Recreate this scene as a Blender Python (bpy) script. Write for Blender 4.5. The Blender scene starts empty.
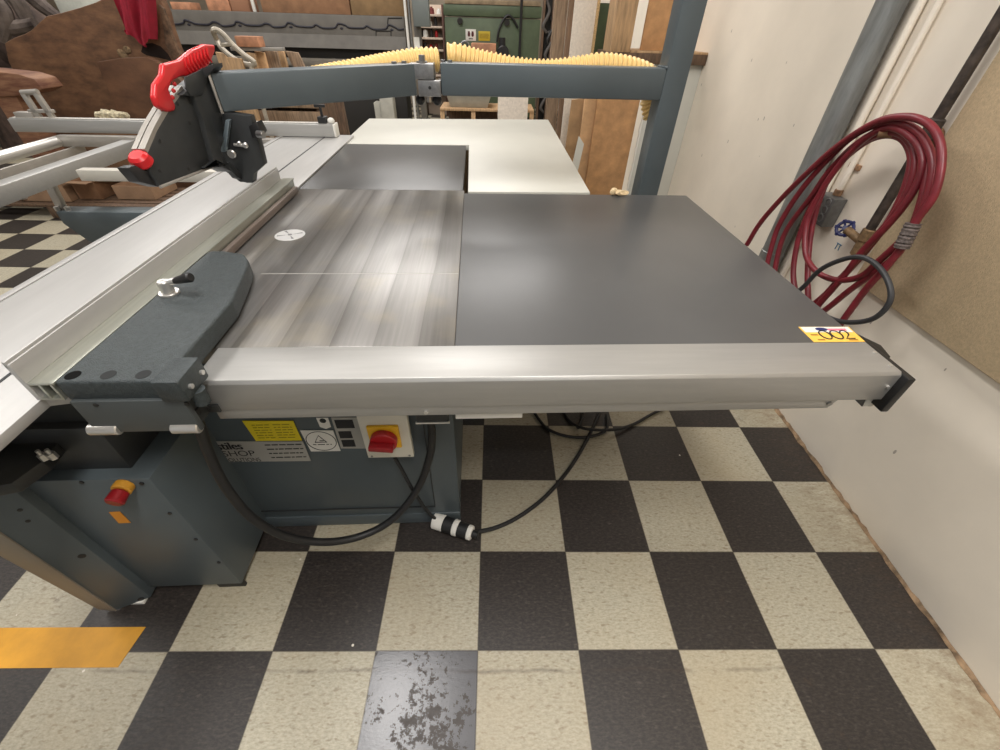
import bpy, bmesh, math, random
from mathutils import Vector, Matrix
random.seed(7)
S = bpy.context.scene
COL = S.collection
R = math.radians
PI = math.pi

# ------------------------------------------------------------------ camera
F_PX, PITCH, YAW, ROLL = 411.2354, .7051, .0298, .0305
CAM = Vector((.0294, -.4049, 1.4341))
_fw = Vector((math.sin(YAW)*math.cos(PITCH), math.cos(YAW)*math.cos(PITCH), -math.sin(PITCH)))
_r = Vector((math.cos(YAW), -math.sin(YAW), 0)); _u = _r.cross(_fw)
_r2 = _r*math.cos(ROLL)+_u*math.sin(ROLL); _u2 = -_r*math.sin(ROLL)+_u*math.cos(ROLL)
cd = bpy.data.cameras.new('camera'); cam = bpy.data.objects.new('camera', cd); COL.objects.link(cam)
cd.sensor_width = 36; cd.lens = F_PX/1000*36; cd.clip_start = .02
m = Matrix((_r2, _u2, -_fw)).transposed().to_4x4(); m.translation = CAM
cam.matrix_world = m
S.camera = cam
S.view_settings.view_transform = 'Standard'; S.view_settings.look = 'None'
S.view_settings.gamma = 1; S.view_settings.use_curve_mapping = False
S.view_settings.exposure = 0.1

# the saw stands turned 2.1 degrees on the tiled floor: frame 'M'; the room is frame 'W'
TH = R(2.1); RM = Matrix.Rotation(TH, 3, 'Z'); RI = RM.transposed()
def wdir(px, py): return _fw + _r2*((px-500)/F_PX) + _u2*((375-py)/F_PX)
def on(px, py, axis, v, fr='W'):
    o, d = CAM, wdir(px, py)
    if fr == 'M': o, d = RI @ o, RI @ d
    i = 'xyz'.index(axis)
    return o + d*((v-o[i])/d[i])
def at(px, py, Y): return on(px, py, 'y', Y)
def mx(px, py, x): return on(px, py, 'x', x, 'M')
def my(px, py, y): return on(px, py, 'y', y, 'M')
def mz(px, py, z): return on(px, py, 'z', z, 'M')

# ------------------------------------------------------------------ materials
def lin(c):
    return tuple(((v/255)/12.92 if v/255 <= .04045 else ((v/255+.055)/1.055)**2.4) for v in c)
MATS = {}
def mat(name, col, rough=.5, metal=0., var=.0, scale=20., bump=0., bscale=None, stretch=(1, 1, 1), col2=None, coat=0., spec=.5, rvar=0.):
    if name in MATS: return MATS[name]
    M_ = bpy.data.materials.new(name); M_.use_nodes = True
    nt = M_.node_tree; N = nt.nodes; Lk = nt.links
    b = N['Principled BSDF']
    c = lin(col)
    b.inputs['Base Color'].default_value = (*c, 1)
    b.inputs['Roughness'].default_value = rough
    b.inputs['Metallic'].default_value = metal
    b.inputs['Specular IOR Level'].default_value = spec
    b.inputs['Coat Weight'].default_value = coat
    if var or bump or col2 or rvar:
        tc = N.new('ShaderNodeTexCoord'); mp = N.new('ShaderNodeMapping')
        mp.inputs['Scale'].default_value = stretch
        Lk.new(tc.outputs['Object'], mp.inputs['Vector'])
        nz = N.new('ShaderNodeTexNoise'); nz.inputs['Scale'].default_value = scale
        nz.inputs['Detail'].default_value = 5; nz.inputs['Roughness'].default_value = .6
        Lk.new(mp.outputs[0], nz.inputs['Vector'])
        if var or col2:
            rp = N.new('ShaderNodeValToRGB')
            rp.color_ramp.elements[0].position = .3; rp.color_ramp.elements[1].position = .7
            a = col2 if col2 else tuple(max(0, v*(1-var)) for v in col)
            z = col if col2 else tuple(min(255, v*(1+var)) for v in col)
            rp.color_ramp.elements[0].color = (*lin(a), 1); rp.color_ramp.elements[1].color = (*lin(z), 1)
            Lk.new(nz.outputs['Fac'], rp.inputs['Fac']); Lk.new(rp.outputs['Color'], b.inputs['Base Color'])
        if rvar:
            mr = N.new('ShaderNodeMapRange')
            mr.inputs['From Min'].default_value = .3; mr.inputs['From Max'].default_value = .7
            mr.inputs['To Min'].default_value = max(.02, rough-rvar); mr.inputs['To Max'].default_value = rough+rvar
            Lk.new(nz.outputs['Fac'], mr.inputs['Value']); Lk.new(mr.outputs[0], b.inputs['Roughness'])
        if bump:
            n2 = N.new('ShaderNodeTexNoise'); n2.inputs['Scale'].default_value = bscale or scale*4
            n2.inputs['Detail'].default_value = 4
            Lk.new(mp.outputs[0], n2.inputs['Vector'])
            bp = N.new('ShaderNodeBump'); bp.inputs['Strength'].default_value = bump; bp.inputs['Distance'].default_value = .004
            Lk.new(n2.outputs['Fac'], bp.inputs['Height']); Lk.new(bp.outputs[0], b.inputs['Normal'])
    MATS[name] = M_
    return M_

M_greymet = mat('blue_grey_paint', (80, 89, 93), .42, 0, .05, 3, .05, 300, rvar=.05)
M_cast = mat('hammered_dark_paint', (54, 61, 63), .5, 0, .16, 110, .6, 420)
M_alu = mat('anodised_aluminium', (176, 175, 172), .42, .55, .02, 6, .02, 200, (1, 12, 12))
M_aluY = mat('anodised_aluminium_along', (180, 179, 177), .44, .35, .02, 4, .02, 200, (10, 1, 10))
M_bar = mat('dull_aluminium', (170, 165, 158), .45, .55, .06, 8)
M_chrome = mat('bright_steel', (212, 210, 206), .28, .75)
M_steel = mat('zinc_steel', (150, 150, 150), .35, .9, .1, 40)
M_black = mat('black_plastic', (30, 30, 31), .45)
M_dark = mat('dark_plate', (52, 54, 55), .45, .2, .08, 15, .05, 200)
M_lam = mat('charcoal_laminate', (82, 82, 82), .35, 0, .03, 4, .05, 500)
M_blackrub = mat('black_rubber', (28, 28, 29), .5, 0, .1, 60)
M_red = mat('red_plastic', (200, 32, 38), .32)
M_redmatte = mat('red_knob', (170, 30, 34), .4)
M_yel = mat('yellow_plate', (232, 178, 28), .45)
M_yellab = mat('yellow_label', (225, 205, 30), .5)
M_white = mat('white_label', (225, 223, 216), .45)
M_silverlab = mat('silver_label', (168, 166, 160), .4, .2)
M_ink = mat('ink', (25, 25, 30), .6)
M_navy = mat('navy_ink', (38, 44, 96), .6)
M_pink = mat('pink_ink', (214, 120, 140), .6)
M_gold = mat('gold_paper', (240, 190, 82), .6)
M_tape = mat('floor_tape', (212, 152, 38), .5, 0, .07, 9)
M_whitebd = mat('white_laminate', (200, 199, 190), .42, 0, .02, 3)
M_chip = mat('chipboard_edge', (190, 160, 115), .8, 0, .2, 120)
M_mdf = mat('brown_mdf', (186, 142, 98), .75, 0, .1, 14, .05, 200)
M_mdf2 = mat('tan_mdf', (198, 158, 116), .75, 0, .1, 10)
M_wood = mat('pale_wood', (176, 144, 108), .65, 0, .18, 8, .1, 60, (6, 6, .7))
M_woodg = mat('weathered_wood', (140, 118, 96), .75, 0, .25, 8, .2, 60, (6, 6, .6))
M_woodd = mat('dark_wood', (90, 70, 54), .7, 0, .3, 10, .2, 60, (5, 5, .8))
M_slab = mat('live_edge_slab', (132, 96, 68), .75, 0, 0, 6, .6, 30, (1, 1, 2.2), col2=(82, 57, 41))
M_bark = mat('bark', (92, 72, 56), .9, 0, .45, 14, .9, 40)
M_drift = mat('weathered_bark', (124, 112, 104), .9, 0, 0, 5, .4, 14, col2=(52, 42, 38))
M_cloth = mat('red_cloth', (150, 26, 48), .75, 0, .1, 14)
M_mach = mat('shop_grey_paint', (100, 96, 90), .55, 0, .07, 6)
M_machd = mat('shop_dark_slot', (40, 38, 36), .7)
M_green = mat('machine_green', (84, 98, 74), .5, 0, .08, 5)
M_card = mat('cardboard', (150, 120, 94), .85, 0, .08, 10)
M_cardd = mat('cardboard_dark', (140, 104, 76), .85, 0, .1, 10)
M_copper = mat('copper_box', (176, 126, 96), .65, 0, .15, 12)
M_hose = mat('red_rubber_hose', (118, 36, 45), .38, 0, .1, 30)
M_yhose = mat('cream_duct_hose', (236, 200, 130), .45)
M_galv = mat('galvanised_pipe', (138, 140, 138), .42, .45, .12, 12, .05, 100, (3, 3, .6))
M_ironpipe = mat('black_iron_pipe', (62, 54, 48), .55, .3, .35, 30)
M_rust = mat('rusty_pipe', (142, 110, 82), .7, .1, .25, 40)
M_brass = mat('tarnished_brass', (124, 100, 72), .6, .3, .25, 60)
M_blue = mat('blue_enamel', (36, 42, 92), .45)
M_cork = mat('tan_fibreboard', (200, 178, 144), .9, 0, .06, 120, .5, 300)
M_wallpaint = mat('white_wall_paint', (238, 228, 212), .62, 0, .025, 2.5, .06, 40)
def spots(m_, sc, thr, keep, col):
    nt = m_.node_tree; N = nt.nodes; Lk = nt.links; b = N['Principled BSDF']; old = b.inputs['Base Color'].links[0].from_socket
    tc = N.new('ShaderNodeTexCoord'); mp = N.new('ShaderNodeMapping'); mp.inputs['Scale'].default_value = (1, 1, .45); Lk.new(tc.outputs['Object'], mp.inputs[0])
    vo = N.new('ShaderNodeTexVoronoi'); vo.inputs['Scale'].default_value = sc; Lk.new(mp.outputs[0], vo.inputs['Vector'])
    sc_ = N.new('ShaderNodeSeparateColor'); Lk.new(vo.outputs['Color'], sc_.inputs[0])
    def mt(op, a, c):
        n = N.new('ShaderNodeMath'); n.operation = op; Lk.new(a, n.inputs[0])
        if isinstance(c, float): n.inputs[1].default_value = c
        else: Lk.new(c, n.inputs[1])
        return n.outputs[0]
    f = mt('MULTIPLY', mt('LESS_THAN', vo.outputs['Distance'], thr), mt('GREATER_THAN', sc_.outputs[0], keep))
    f = mt('MULTIPLY', f, .6)
    mx_ = N.new('ShaderNodeMix'); mx_.data_type = 'RGBA'; Lk.new(f, mx_.inputs[0]); Lk.new(old, mx_.inputs[6]); mx_.inputs[7].default_value = (*lin(col), 1)
    Lk.new(mx_.outputs[2], b.inputs['Base Color'])
spots(M_wallpaint, 13., .055, .7, (110, 98, 84))
M_paper = mat('paper', (212, 202, 190), .8, 0, .06, 30)
M_conc = mat('grey_tote', (168, 166, 156), .6, 0, .06, 10)
M_backw = mat('back_wall_paint', (150, 138, 122), .8, 0, .1, 3)
M_caulk = mat('dirty_caulk', (140, 116, 90), .85, 0, .35, 25)
M_lamp = mat('lamp_housing', (225, 225, 222), .5)

def floor_material():
    M_ = bpy.data.materials.new('checker_vinyl_tile'); M_.use_nodes = True
    nt = M_.node_tree; N = nt.nodes; Lk = nt.links; b = N['Principled BSDF']
    def math_(op, a, c=None, d=None):
        n = N.new('ShaderNodeMath'); n.operation = op
        for i, v in enumerate((a, c, d)):
            if v is None: continue
            if isinstance(v, (int, float)): n.inputs[i].default_value = v
            else: Lk.new(v, n.inputs[i])
        return n.outputs[0]
    def mix(f, a, c, mode='MIX'):
        n = N.new('ShaderNodeMix'); n.data_type = 'RGBA'; n.blend_type = mode
        for i, v in ((0, f), (6, a), (7, c)):
            if isinstance(v, (int, float)): n.inputs[i].default_value = v
            elif isinstance(v, tuple): n.inputs[i].default_value = v
            else: Lk.new(v, n.inputs[i])
        return n.outputs[2]
    def noise(vec, sc, det=4, ro=.6):
        n = N.new('ShaderNodeTexNoise'); n.inputs['Scale'].default_value = sc
        n.inputs['Detail'].default_value = det; n.inputs['Roughness'].default_value = ro
        Lk.new(vec, n.inputs['Vector']); return n.outputs['Fac']
    def ramp(f, p0, p1):
        n = N.new('ShaderNodeMapRange'); n.inputs['From Min'].default_value = p0; n.inputs['From Max'].default_value = p1
        Lk.new(f, n.inputs['Value']); return n.outputs[0]
    tc = N.new('ShaderNodeTexCoord'); P = tc.outputs['Object']
    mp = N.new('ShaderNodeMapping'); mp.inputs['Scale'].default_value = (1/.3048, 1/.3048, 1); Lk.new(P, mp.inputs[0])
    sx = N.new('ShaderNodeSeparateXYZ'); Lk.new(mp.outputs[0], sx.inputs[0])
    fx, fy = math_('FLOOR', sx.outputs[0]), math_('FLOOR', sx.outputs[1])
    par = math_('FLOORED_MODULO', math_('ADD', fx, fy), 2)          # 0 = black, 1 = cream
    par = math_('GREATER_THAN', par, .5)
    cx = N.new('ShaderNodeCombineXYZ'); Lk.new(fx, cx.inputs[0]); Lk.new(fy, cx.inputs[1])
    wn = N.new('ShaderNodeTexWhiteNoise'); wn.noise_dimensions = '2D'; Lk.new(cx.outputs[0], wn.inputs['Vector'])
    # flecks run along one way of each tile
    st = N.new('ShaderNodeMapping'); st.inputs['Scale'].default_value = (1, 2.2, 1); Lk.new(P, st.inputs[0])
    fl = noise(st.outputs[0], 75, 3, .7); fl2 = noise(st.outputs[0], 42, 2, .5); big = noise(P, 2.2, 4)
    L1, L2 = (*lin((190, 184, 164)), 1), (*lin((162, 155, 136)), 1)
    cream = mix(ramp(fl, .35, .65), L2, L1)
    cream = mix(math_('MULTIPLY', ramp(fl2, .58, .70), .6), cream, (*lin((128, 114, 92)), 1))
    cream = mix(math_('MULTIPLY', ramp(big, .42, .75), .5), cream, (*lin((166, 150, 120)), 1))
    K1, K2 = (*lin((40, 36, 34)), 1), (*lin((68, 61, 56)), 1)
    dark = mix(ramp(fl, .4, .72), K1, K2)
    dark = mix(math_('MULTIPLY', ramp(fl2, .6, .76), .4), dark, (*lin((104, 96, 88)), 1))
    col = mix(par, dark, cream)
    vv = math_('ADD', .88, math_('MULTIPLY', wn.outputs['Value'], .2))
    g = N.new('ShaderNodeCombineColor'); [Lk.new(vv, g.inputs[i]) for i in range(3)]
    col = mix(1., col, g.outputs[0], 'MULTIPLY')
    # worn shiny tile, its grey sheen put into the colour, with dark flaked-off patches
    w = math_('MULTIPLY', math_('COMPARE', fx, -1, .1), math_('COMPARE', fy, -1, .1))
    flake = noise(P, 52, 6, .75); fl3 = noise(P, 9, 3)
    dx = math_('SUBTRACT', sx.outputs[0], -.45); dy = math_('SUBTRACT', sx.outputs[1], -.56)
    dist = math_('SQRT', math_('ADD', math_('MULTIPLY', dx, dx), math_('MULTIPLY', dy, dy)))
    thr = math_('ADD', .437, math_('MULTIPLY', ramp(dist, .36, .06), .085))
    fk = math_('LESS_THAN', math_('ADD', math_('MULTIPLY', flake, .6), math_('MULTIPLY', fl3, .4)), thr)
    col = mix(math_('MULTIPLY', w, math_('SUBTRACT', 1, fk)), col, (*lin((92, 92, 96)), 1))
    col = mix(math_('MULTIPLY', w, fk), col, (*lin((50, 41, 35)), 1))
    # grime: dirt line parallel to the rows, dirt near the right wall, joints
    wob = math_('MULTIPLY', math_('SUBTRACT', noise(P, 5, 4), .5), .03)
    sp = N.new('ShaderNodeSeparateXYZ'); Lk.new(P, sp.inputs[0])
    line = math_('ABSOLUTE', math_('ADD', math_('ADD', sp.outputs[1], .05), wob))
    lm = math_('MULTIPLY', ramp(line, .007, .001), math_('MULTIPLY', math_('LESS_THAN', sp.outputs[0], .95), ramp(noise(P, 7, 3), .35, .6)))
    col = mix(math_('MULTIPLY', lm, .45), col, (*lin((58, 46, 38)), 1))
    wallm = math_('MULTIPLY', ramp(sp.outputs[0], 1.2, 1.46), ramp(noise(st.outputs[0], 14, 5, .7), .38, .62))
    col = mix(math_('MULTIPLY', wallm, math_('ADD', .12, math_('MULTIPLY', par, .42))), col, (*lin((112, 84, 54)), 1))
    smudge = math_('MULTIPLY', ramp(noise(P, 11, 5, .7), .62, .72), ramp(noise(P, 1.7, 2), .5, .6))
    col = mix(math_('MULTIPLY', smudge, .55), col, (*lin((78, 62, 50)), 1))
    ax = math_('ABSOLUTE', math_('SUBTRACT', math_('FRACT', math_('ADD', sx.outputs[0], .5)), .5))
    ay = math_('ABSOLUTE', math_('SUBTRACT', math_('FRACT', math_('ADD', sx.outputs[1], .5)), .5))
    j = math_('LESS_THAN', math_('MINIMUM', ax, ay), .0065)
    col = mix(math_('MULTIPLY', j, .6), col, (*lin((52, 44, 38)), 1))
    vo = N.new('ShaderNodeTexVoronoi'); vo.inputs['Scale'].default_value = 16; Lk.new(P, vo.inputs['Vector'])
    sc = N.new('ShaderNodeSeparateColor'); Lk.new(vo.outputs['Color'], sc.inputs[0])
    chip = math_('MULTIPLY', math_('LESS_THAN', vo.outputs['Distance'], .06), math_('GREATER_THAN', sc.outputs[0], .93))
    col = mix(chip, col, (*lin((225, 218, 205)), 1))
    Lk.new(col, b.inputs['Base Color'])
    ro = math_('ADD', .34, math_('MULTIPLY', fl2, .22))
    gl = math_('MULTIPLY', w, math_('SUBTRACT', 1, fk))
    ro = math_('ADD', math_('MULTIPLY', ro, math_('SUBTRACT', 1, gl)), math_('MULTIPLY', gl, .24))
    Lk.new(ro, b.inputs['Roughness'])
    bp = N.new('ShaderNodeBump'); bp.inputs['Strength'].default_value = .12; bp.inputs['Distance'].default_value = .003
    Lk.new(fl, bp.inputs['Height']); Lk.new(bp.outputs[0], b.inputs['Normal'])
    return M_

def iron_material():
    M_ = bpy.data.materials.new('machined_cast_iron'); M_.use_nodes = True
    nt = M_.node_tree; N = nt.nodes; Lk = nt.links; b = N['Principled BSDF']
    tc = N.new('ShaderNodeTexCoord')
    def noise(stretch, sc, det):
        mp = N.new('ShaderNodeMapping'); mp.inputs['Scale'].default_value = stretch; Lk.new(tc.outputs['Object'], mp.inputs[0])
        n = N.new('ShaderNodeTexNoise'); n.inputs['Scale'].default_value = sc; n.inputs['Detail'].default_value = det
        Lk.new(mp.outputs[0], n.inputs['Vector']); return n.outputs['Fac']
    band = noise((1, .06, 1), 11, 2); fine = noise((1, .03, 1), 160, 3); blot = noise((1, 1, 1), 5, 5)
    def ramp(f, a, z, p0=.3, p1=.7):
        r = N.new('ShaderNodeValToRGB'); r.color_ramp.elements[0].position = p0; r.color_ramp.elements[1].position = p1
        r.color_ramp.elements[0].color = (*lin(a), 1); r.color_ramp.elements[1].color = (*lin(z), 1)
        Lk.new(f, r.inputs[0]); return r.outputs[0]
    def mix(f, a, c, mode='MIX'):
        n = N.new('ShaderNodeMix'); n.data_type = 'RGBA'; n.blend_type = mode
        for i, v in ((0, f), (6, a), (7, c)):
            if isinstance(v, (int, float)): n.inputs[i].default_value = v
            elif isinstance(v, tuple): n.inputs[i].default_value = v
            else: Lk.new(v, n.inputs[i])
        return n.outputs[2]
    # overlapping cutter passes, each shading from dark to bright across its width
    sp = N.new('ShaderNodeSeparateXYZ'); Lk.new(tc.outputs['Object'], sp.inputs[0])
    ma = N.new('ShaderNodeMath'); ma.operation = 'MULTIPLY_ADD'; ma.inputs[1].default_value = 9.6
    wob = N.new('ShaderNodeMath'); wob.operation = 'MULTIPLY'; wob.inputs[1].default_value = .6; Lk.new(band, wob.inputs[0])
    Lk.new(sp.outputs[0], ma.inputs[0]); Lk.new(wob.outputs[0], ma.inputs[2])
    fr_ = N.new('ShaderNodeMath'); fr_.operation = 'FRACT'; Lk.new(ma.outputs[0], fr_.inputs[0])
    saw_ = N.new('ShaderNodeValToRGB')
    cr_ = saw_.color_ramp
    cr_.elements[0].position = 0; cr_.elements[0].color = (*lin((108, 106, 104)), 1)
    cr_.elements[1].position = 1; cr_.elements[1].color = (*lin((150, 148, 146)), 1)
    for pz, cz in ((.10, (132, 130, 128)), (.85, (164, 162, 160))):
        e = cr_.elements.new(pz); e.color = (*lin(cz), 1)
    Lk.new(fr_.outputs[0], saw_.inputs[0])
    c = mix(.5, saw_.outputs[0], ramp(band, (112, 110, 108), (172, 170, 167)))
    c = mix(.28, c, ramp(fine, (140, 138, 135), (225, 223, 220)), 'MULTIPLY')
    mr = N.new('ShaderNodeMapRange'); mr.inputs['From Min'].default_value = .52; mr.inputs['From Max'].default_value = .72
    mr.inputs['To Max'].default_value = .3; Lk.new(blot, mr.inputs[0])
    c = mix(mr.outputs[0], c, (*lin((176, 164, 136)), 1))
    Lk.new(c, b.inputs['Base Color']); b.inputs['Metallic'].default_value = .7
    m2 = N.new('ShaderNodeMapRange'); m2.inputs['From Min'].default_value = .3; m2.inputs['From Max'].default_value = .7
    m2.inputs['To Min'].default_value = .30; m2.inputs['To Max'].default_value = .44
    Lk.new(band, m2.inputs[0]); Lk.new(m2.outputs[0], b.inputs['Roughness'])
    bp = N.new('ShaderNodeBump'); bp.inputs['Strength'].default_value = .05; bp.inputs['Distance'].default_value = .002
    Lk.new(fine, bp.inputs['Height']); Lk.new(bp.outputs[0], b.inputs['Normal'])
    return M_
M_floor = floor_material(); M_iron = iron_material()

# ------------------------------------------------------------------ mesh builder
def catmull(P, n=8, closed=False):
    P = [Vector(p) for p in P]; out = []
    k = len(P)
    for i in range(k if closed else k-1):
        if closed: a, b, c, d = P[i-1], P[i], P[(i+1) % k], P[(i+2) % k]
        else:
            a = P[i-1] if i else P[0]*2-P[1]; b, c = P[i], P[i+1]; d = P[i+2] if i+2 < k else P[-1]*2-P[-2]
        for j in range(n):
            t = j/n
            out.append(.5*((2*b)+(c-a)*t+(2*a-5*b+4*c-d)*t*t+(3*b-a-3*c+d)*t**3))
    if not closed: out.append(P[-1])
    return out
class G:
    def __init__(self): self.bm = bmesh.new()
    def box(self, x0, x1, y0, y1, z0, z1, bev=.0, seg=2, rot=None):
        bm = self.bm
        vs = [bm.verts.new((x, y, z)) for z in (z0, z1) for y in (y0, y1) for x in (x0, x1)]
        fs = [bm.faces.new([vs[i] for i in f]) for f in ((0, 2, 3, 1), (4, 5, 7, 6), (0, 1, 5, 4), (2, 6, 7, 3), (0, 4, 6, 2), (1, 3, 7, 5))]
        geo = vs
        if bev:
            es = list({e for f in fs for e in f.edges})
            r = bmesh.ops.bevel(bm, geom=es, offset=bev, segments=seg, affect='EDGES', clamp_overlap=True, profile=.5)
            geo = list({v for f in r['faces'] for v in f.verts})
        if rot:
            bmesh.ops.rotate(bm, verts=geo, cent=rot[0], matrix=Matrix.Rotation(rot[1], 3, rot[2]))
        return self
    def prism(self, pts, off, bev=0., seg=2):
        bm = self.bm; off = Vector(off)
        a = [bm.verts.new(Vector(p)) for p in pts]; b = [bm.verts.new(Vector(p)+off) for p in pts]
        fs = [bm.faces.new(a), bm.faces.new(b[::-1])]
        k = len(pts)
        fs += [bm.faces.new((a[(i+1) % k], a[i], b[i], b[(i+1) % k])) for i in range(k)]
        bmesh.ops.recalc_face_normals(bm, faces=fs)
        if bev:
            bmesh.ops.bevel(bm, geom=list({e for f in fs for e in f.edges}), offset=bev, segments=seg, affect='EDGES', clamp_overlap=True, profile=.5)
        return self
    def tube(self, path, r, seg=12, smooth=6, closed=False, caps=True, rad=None):
        P = catmull(path, smooth, closed) if smooth else [Vector(p) for p in path]
        bm = self.bm; k = len(P); rings = []
        t = (P[1]-P[0]).normalized(); u = t.orthogonal().normalized()
        for i, p in enumerate(P):
            if closed: t2 = (P[(i+1) % k]-P[i-1]).normalized()
            else: t2 = (P[min(i+1, k-1)]-P[max(i-1, 0)]).normalized()
            u = (u - t2*u.dot(t2)).normalized(); v = t2.cross(u)
            rr = rad(i/(k-1)) if rad else r
            rings.append([bm.verts.new(p+(u*math.cos(2*PI*j/seg)+v*math.sin(2*PI*j/seg))*rr) for j in range(seg)])
        for i in range(k if closed else k-1):
            a, b = rings[i], rings[(i+1) % k]
            for j in range(seg): bm.faces.new((a[j], a[(j+1) % seg], b[(j+1) % seg], b[j]))
        if caps and not closed: bm.faces.new(rings[0][::-1]); bm.faces.new(rings[-1])
        return self
    def cyl(self, p0, p1, r, seg=24, r2=None, bev=0.):
        p0, p1 = Vector(p0), Vector(p1); d = (p1-p0); n = d.normalized(); u = n.orthogonal().normalized(); v = n.cross(u)
        r2 = r if r2 is None else r2; bm = self.bm
        prof = [(0, r-bev), (bev, r), (d.length-bev, r2), (d.length, r2-bev)] if bev else [(0, r), (d.length, r2)]
        rings = [[bm.verts.new(p0+n*h+(u*math.cos(2*PI*j/seg)+v*math.sin(2*PI*j/seg))*q) for j in range(seg)] for h, q in prof]
        for a, b in zip(rings, rings[1:]):
            for j in range(seg): bm.faces.new((a[j], a[(j+1) % seg], b[(j+1) % seg], b[j]))
        bm.faces.new(rings[0][::-1]); bm.faces.new(rings[-1])
        return self
    def ring(self, c, n, R_, r, seg=32, s2=8):
        c = Vector(c); n = Vector(n).normalized(); u = n.orthogonal().normalized(); v = n.cross(u)
        return self.tube([c+(u*math.cos(2*PI*i/seg)+v*math.sin(2*PI*i/seg))*R_ for i in range(seg)], r, s2, 0, True)
    def blob(self, c, s, sub=2, jit=0., seed=1):
        r = bmesh.ops.create_icosphere(self.bm, subdivisions=sub, radius=1)
        rn = random.Random(seed)
        for v in r['verts']:
            k = 1+rn.uniform(-jit, jit)
            v.co = Vector((v.co.x*s[0]*k, v.co.y*s[1]*k, v.co.z*s[2]*k))+Vector(c)
        return self
    def grid(self, f, nu, nv, thick=None):
        bm = self.bm; V = [[bm.verts.new(f(i/nu, j/nv)) for j in range(nv+1)] for i in range(nu+1)]
        fs = [bm.faces.new((V[i][j], V[i+1][j], V[i+1][j+1], V[i][j+1])) for i in range(nu) for j in range(nv)]
        if thick: bmesh.ops.solidify(bm, geom=fs, thickness=thick)
        return self
    def text(self, s, org, xd, yd, size, depth=.0004, bold=0., squash=1., width=None):
        cu = bpy.data.curves.new('lettering', 'FONT'); cu.body = s; cu.size = size; cu.offset = bold; cu.extrude = 0
        o = bpy.data.objects.new('lettering', cu); COL.objects.link(o)
        dg = bpy.context.evaluated_depsgraph_get(); me = o.evaluated_get(dg).to_mesh()
        if width: squash = width/max(v.co.x for v in me.vertices)
        xd, yd, org = Vector(xd).normalized(), Vector(yd).normalized(), Vector(org); zd = xd.cross(yd)
        vs = [self.bm.verts.new(org+xd*v.co.x*squash+yd*v.co.y+zd*depth) for v in me.vertices]
        for p in me.polygons:
            try: self.bm.faces.new([vs[i] for i in p.vertices])
            except ValueError: pass
        o.evaluated_get(dg).to_mesh_clear(); bpy.data.objects.remove(o); bpy.data.curves.remove(cu)
        return self
    def mesh(self, name, off, m_, angle=35):
        bmesh.ops.remove_doubles(self.bm, verts=self.bm.verts, dist=1e-6)
        bmesh.ops.recalc_face_normals(self.bm, faces=self.bm.faces)
        for v in self.bm.verts: v.co -= off
        me = bpy.data.meshes.new(name); self.bm.to_mesh(me); self.bm.free()
        me.shade_smooth(); me.set_sharp_from_angle(angle=R(angle))
        me.materials.append(m_)
        return me
OFF = {}
def frame(o, loc, fr):
    loc = Vector(loc)
    if fr == 'M': o.location = RM @ loc; o.rotation_euler = (0, 0, TH)
    else: o.location = loc
    OFF[o.name] = loc
def tag(o, label, cat, group=None):
    o['label'] = label; o['category'] = cat
    if group: o['group'] = group
def thing(name, label, cat, loc, fr='W', group=None):
    o = bpy.data.objects.new(name, None); o.empty_display_size = .1; COL.objects.link(o)
    frame(o, loc, fr); tag(o, label, cat, group); return o
def part(name, g, m_, parent, label=None, angle=35):
    off = OFF[parent.name]
    o = bpy.data.objects.new(name, g.mesh(name, off, m_, angle)); COL.objects.link(o); o.parent = parent
    OFF[o.name] = off
    if label: o['label'] = label
    return o
def solo(name, g, m_, label, cat, fr='W', group=None, angle=35):
    vs = [v.co for v in g.bm.verts]
    lo = Vector([min(v[i] for v in vs) for i in range(3)]); hi = Vector([max(v[i] for v in vs) for i in range(3)])
    loc = Vector(((lo.x+hi.x)/2, (lo.y+hi.y)/2, lo.z))
    o = bpy.data.objects.new(name, g.mesh(name, loc, m_, angle)); COL.objects.link(o)
    frame(o, loc, fr); tag(o, label, cat, group); return o
def struct(name, g, m_, parent=None):
    o = bpy.data.objects.new(name, g.mesh(name, Vector(), m_)); COL.objects.link(o); o['kind'] = 'structure'
    OFF[o.name] = Vector(); return o

# ================================================================== room
struct('floor', G().box(-9, 1.47, -2.5, 11, -.1, 0), M_floor)
struct('wall_right', G().box(1.46, 1.6, -2.5, 11, 0, 4.2), M_wallpaint)
struct('wall_back', G().box(-9, 1.46, 10.9, 11.05, 0, 4.2), M_backw)
struct('ceiling', G().box(-9, 1.46, -2.5, 10.9, 4.2, 4.3), mat('ceiling_paint', (214, 210, 202), .85))
struct('wall_left', G().box(-9.1, -9, -2.5, 11, 0, 4.2), M_backw)
g = G(); rn = random.Random(3)
def caulk(u, v):
    y = -.9+u*3.8; k = .004+.010*abs(math.sin(y*9+math.sin(y*23)))*rn.random()
    return (1.4595-(k if v == 1 else .0005), y, .001 if v == 1 else .009+.010*rn.random())
struct('trim_1', g.grid(caulk, 150, 1, .003), M_caulk)

# ================================================================== panel saw
saw = thing('panel_saw', 'large sliding panel saw with grey cabinet and steel and charcoal tables', 'saw', (-.4, .9, 0), 'M')
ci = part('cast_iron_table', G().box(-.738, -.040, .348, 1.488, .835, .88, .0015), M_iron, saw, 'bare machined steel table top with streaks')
part('joint_line', G().box(-.60, -.041, .6995, .7020, .8795, .8802), mat('bright_line', (168, 166, 160), .5), ci)
part('rear_extension', G().box(-.745, -.047, 1.490, 2.358, .845, .880, .002), M_lam, saw, 'charcoal extension plate behind the steel table')
part('side_extension', G().prism([(-.0395, .347, .842), (.925, .347, .842), (.937, 1.45, .842), (-.0395, 1.45, .842)], (0, 0, .038), .002), M_lam, saw, 'wide charcoal extension plate right of the steel table')
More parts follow.
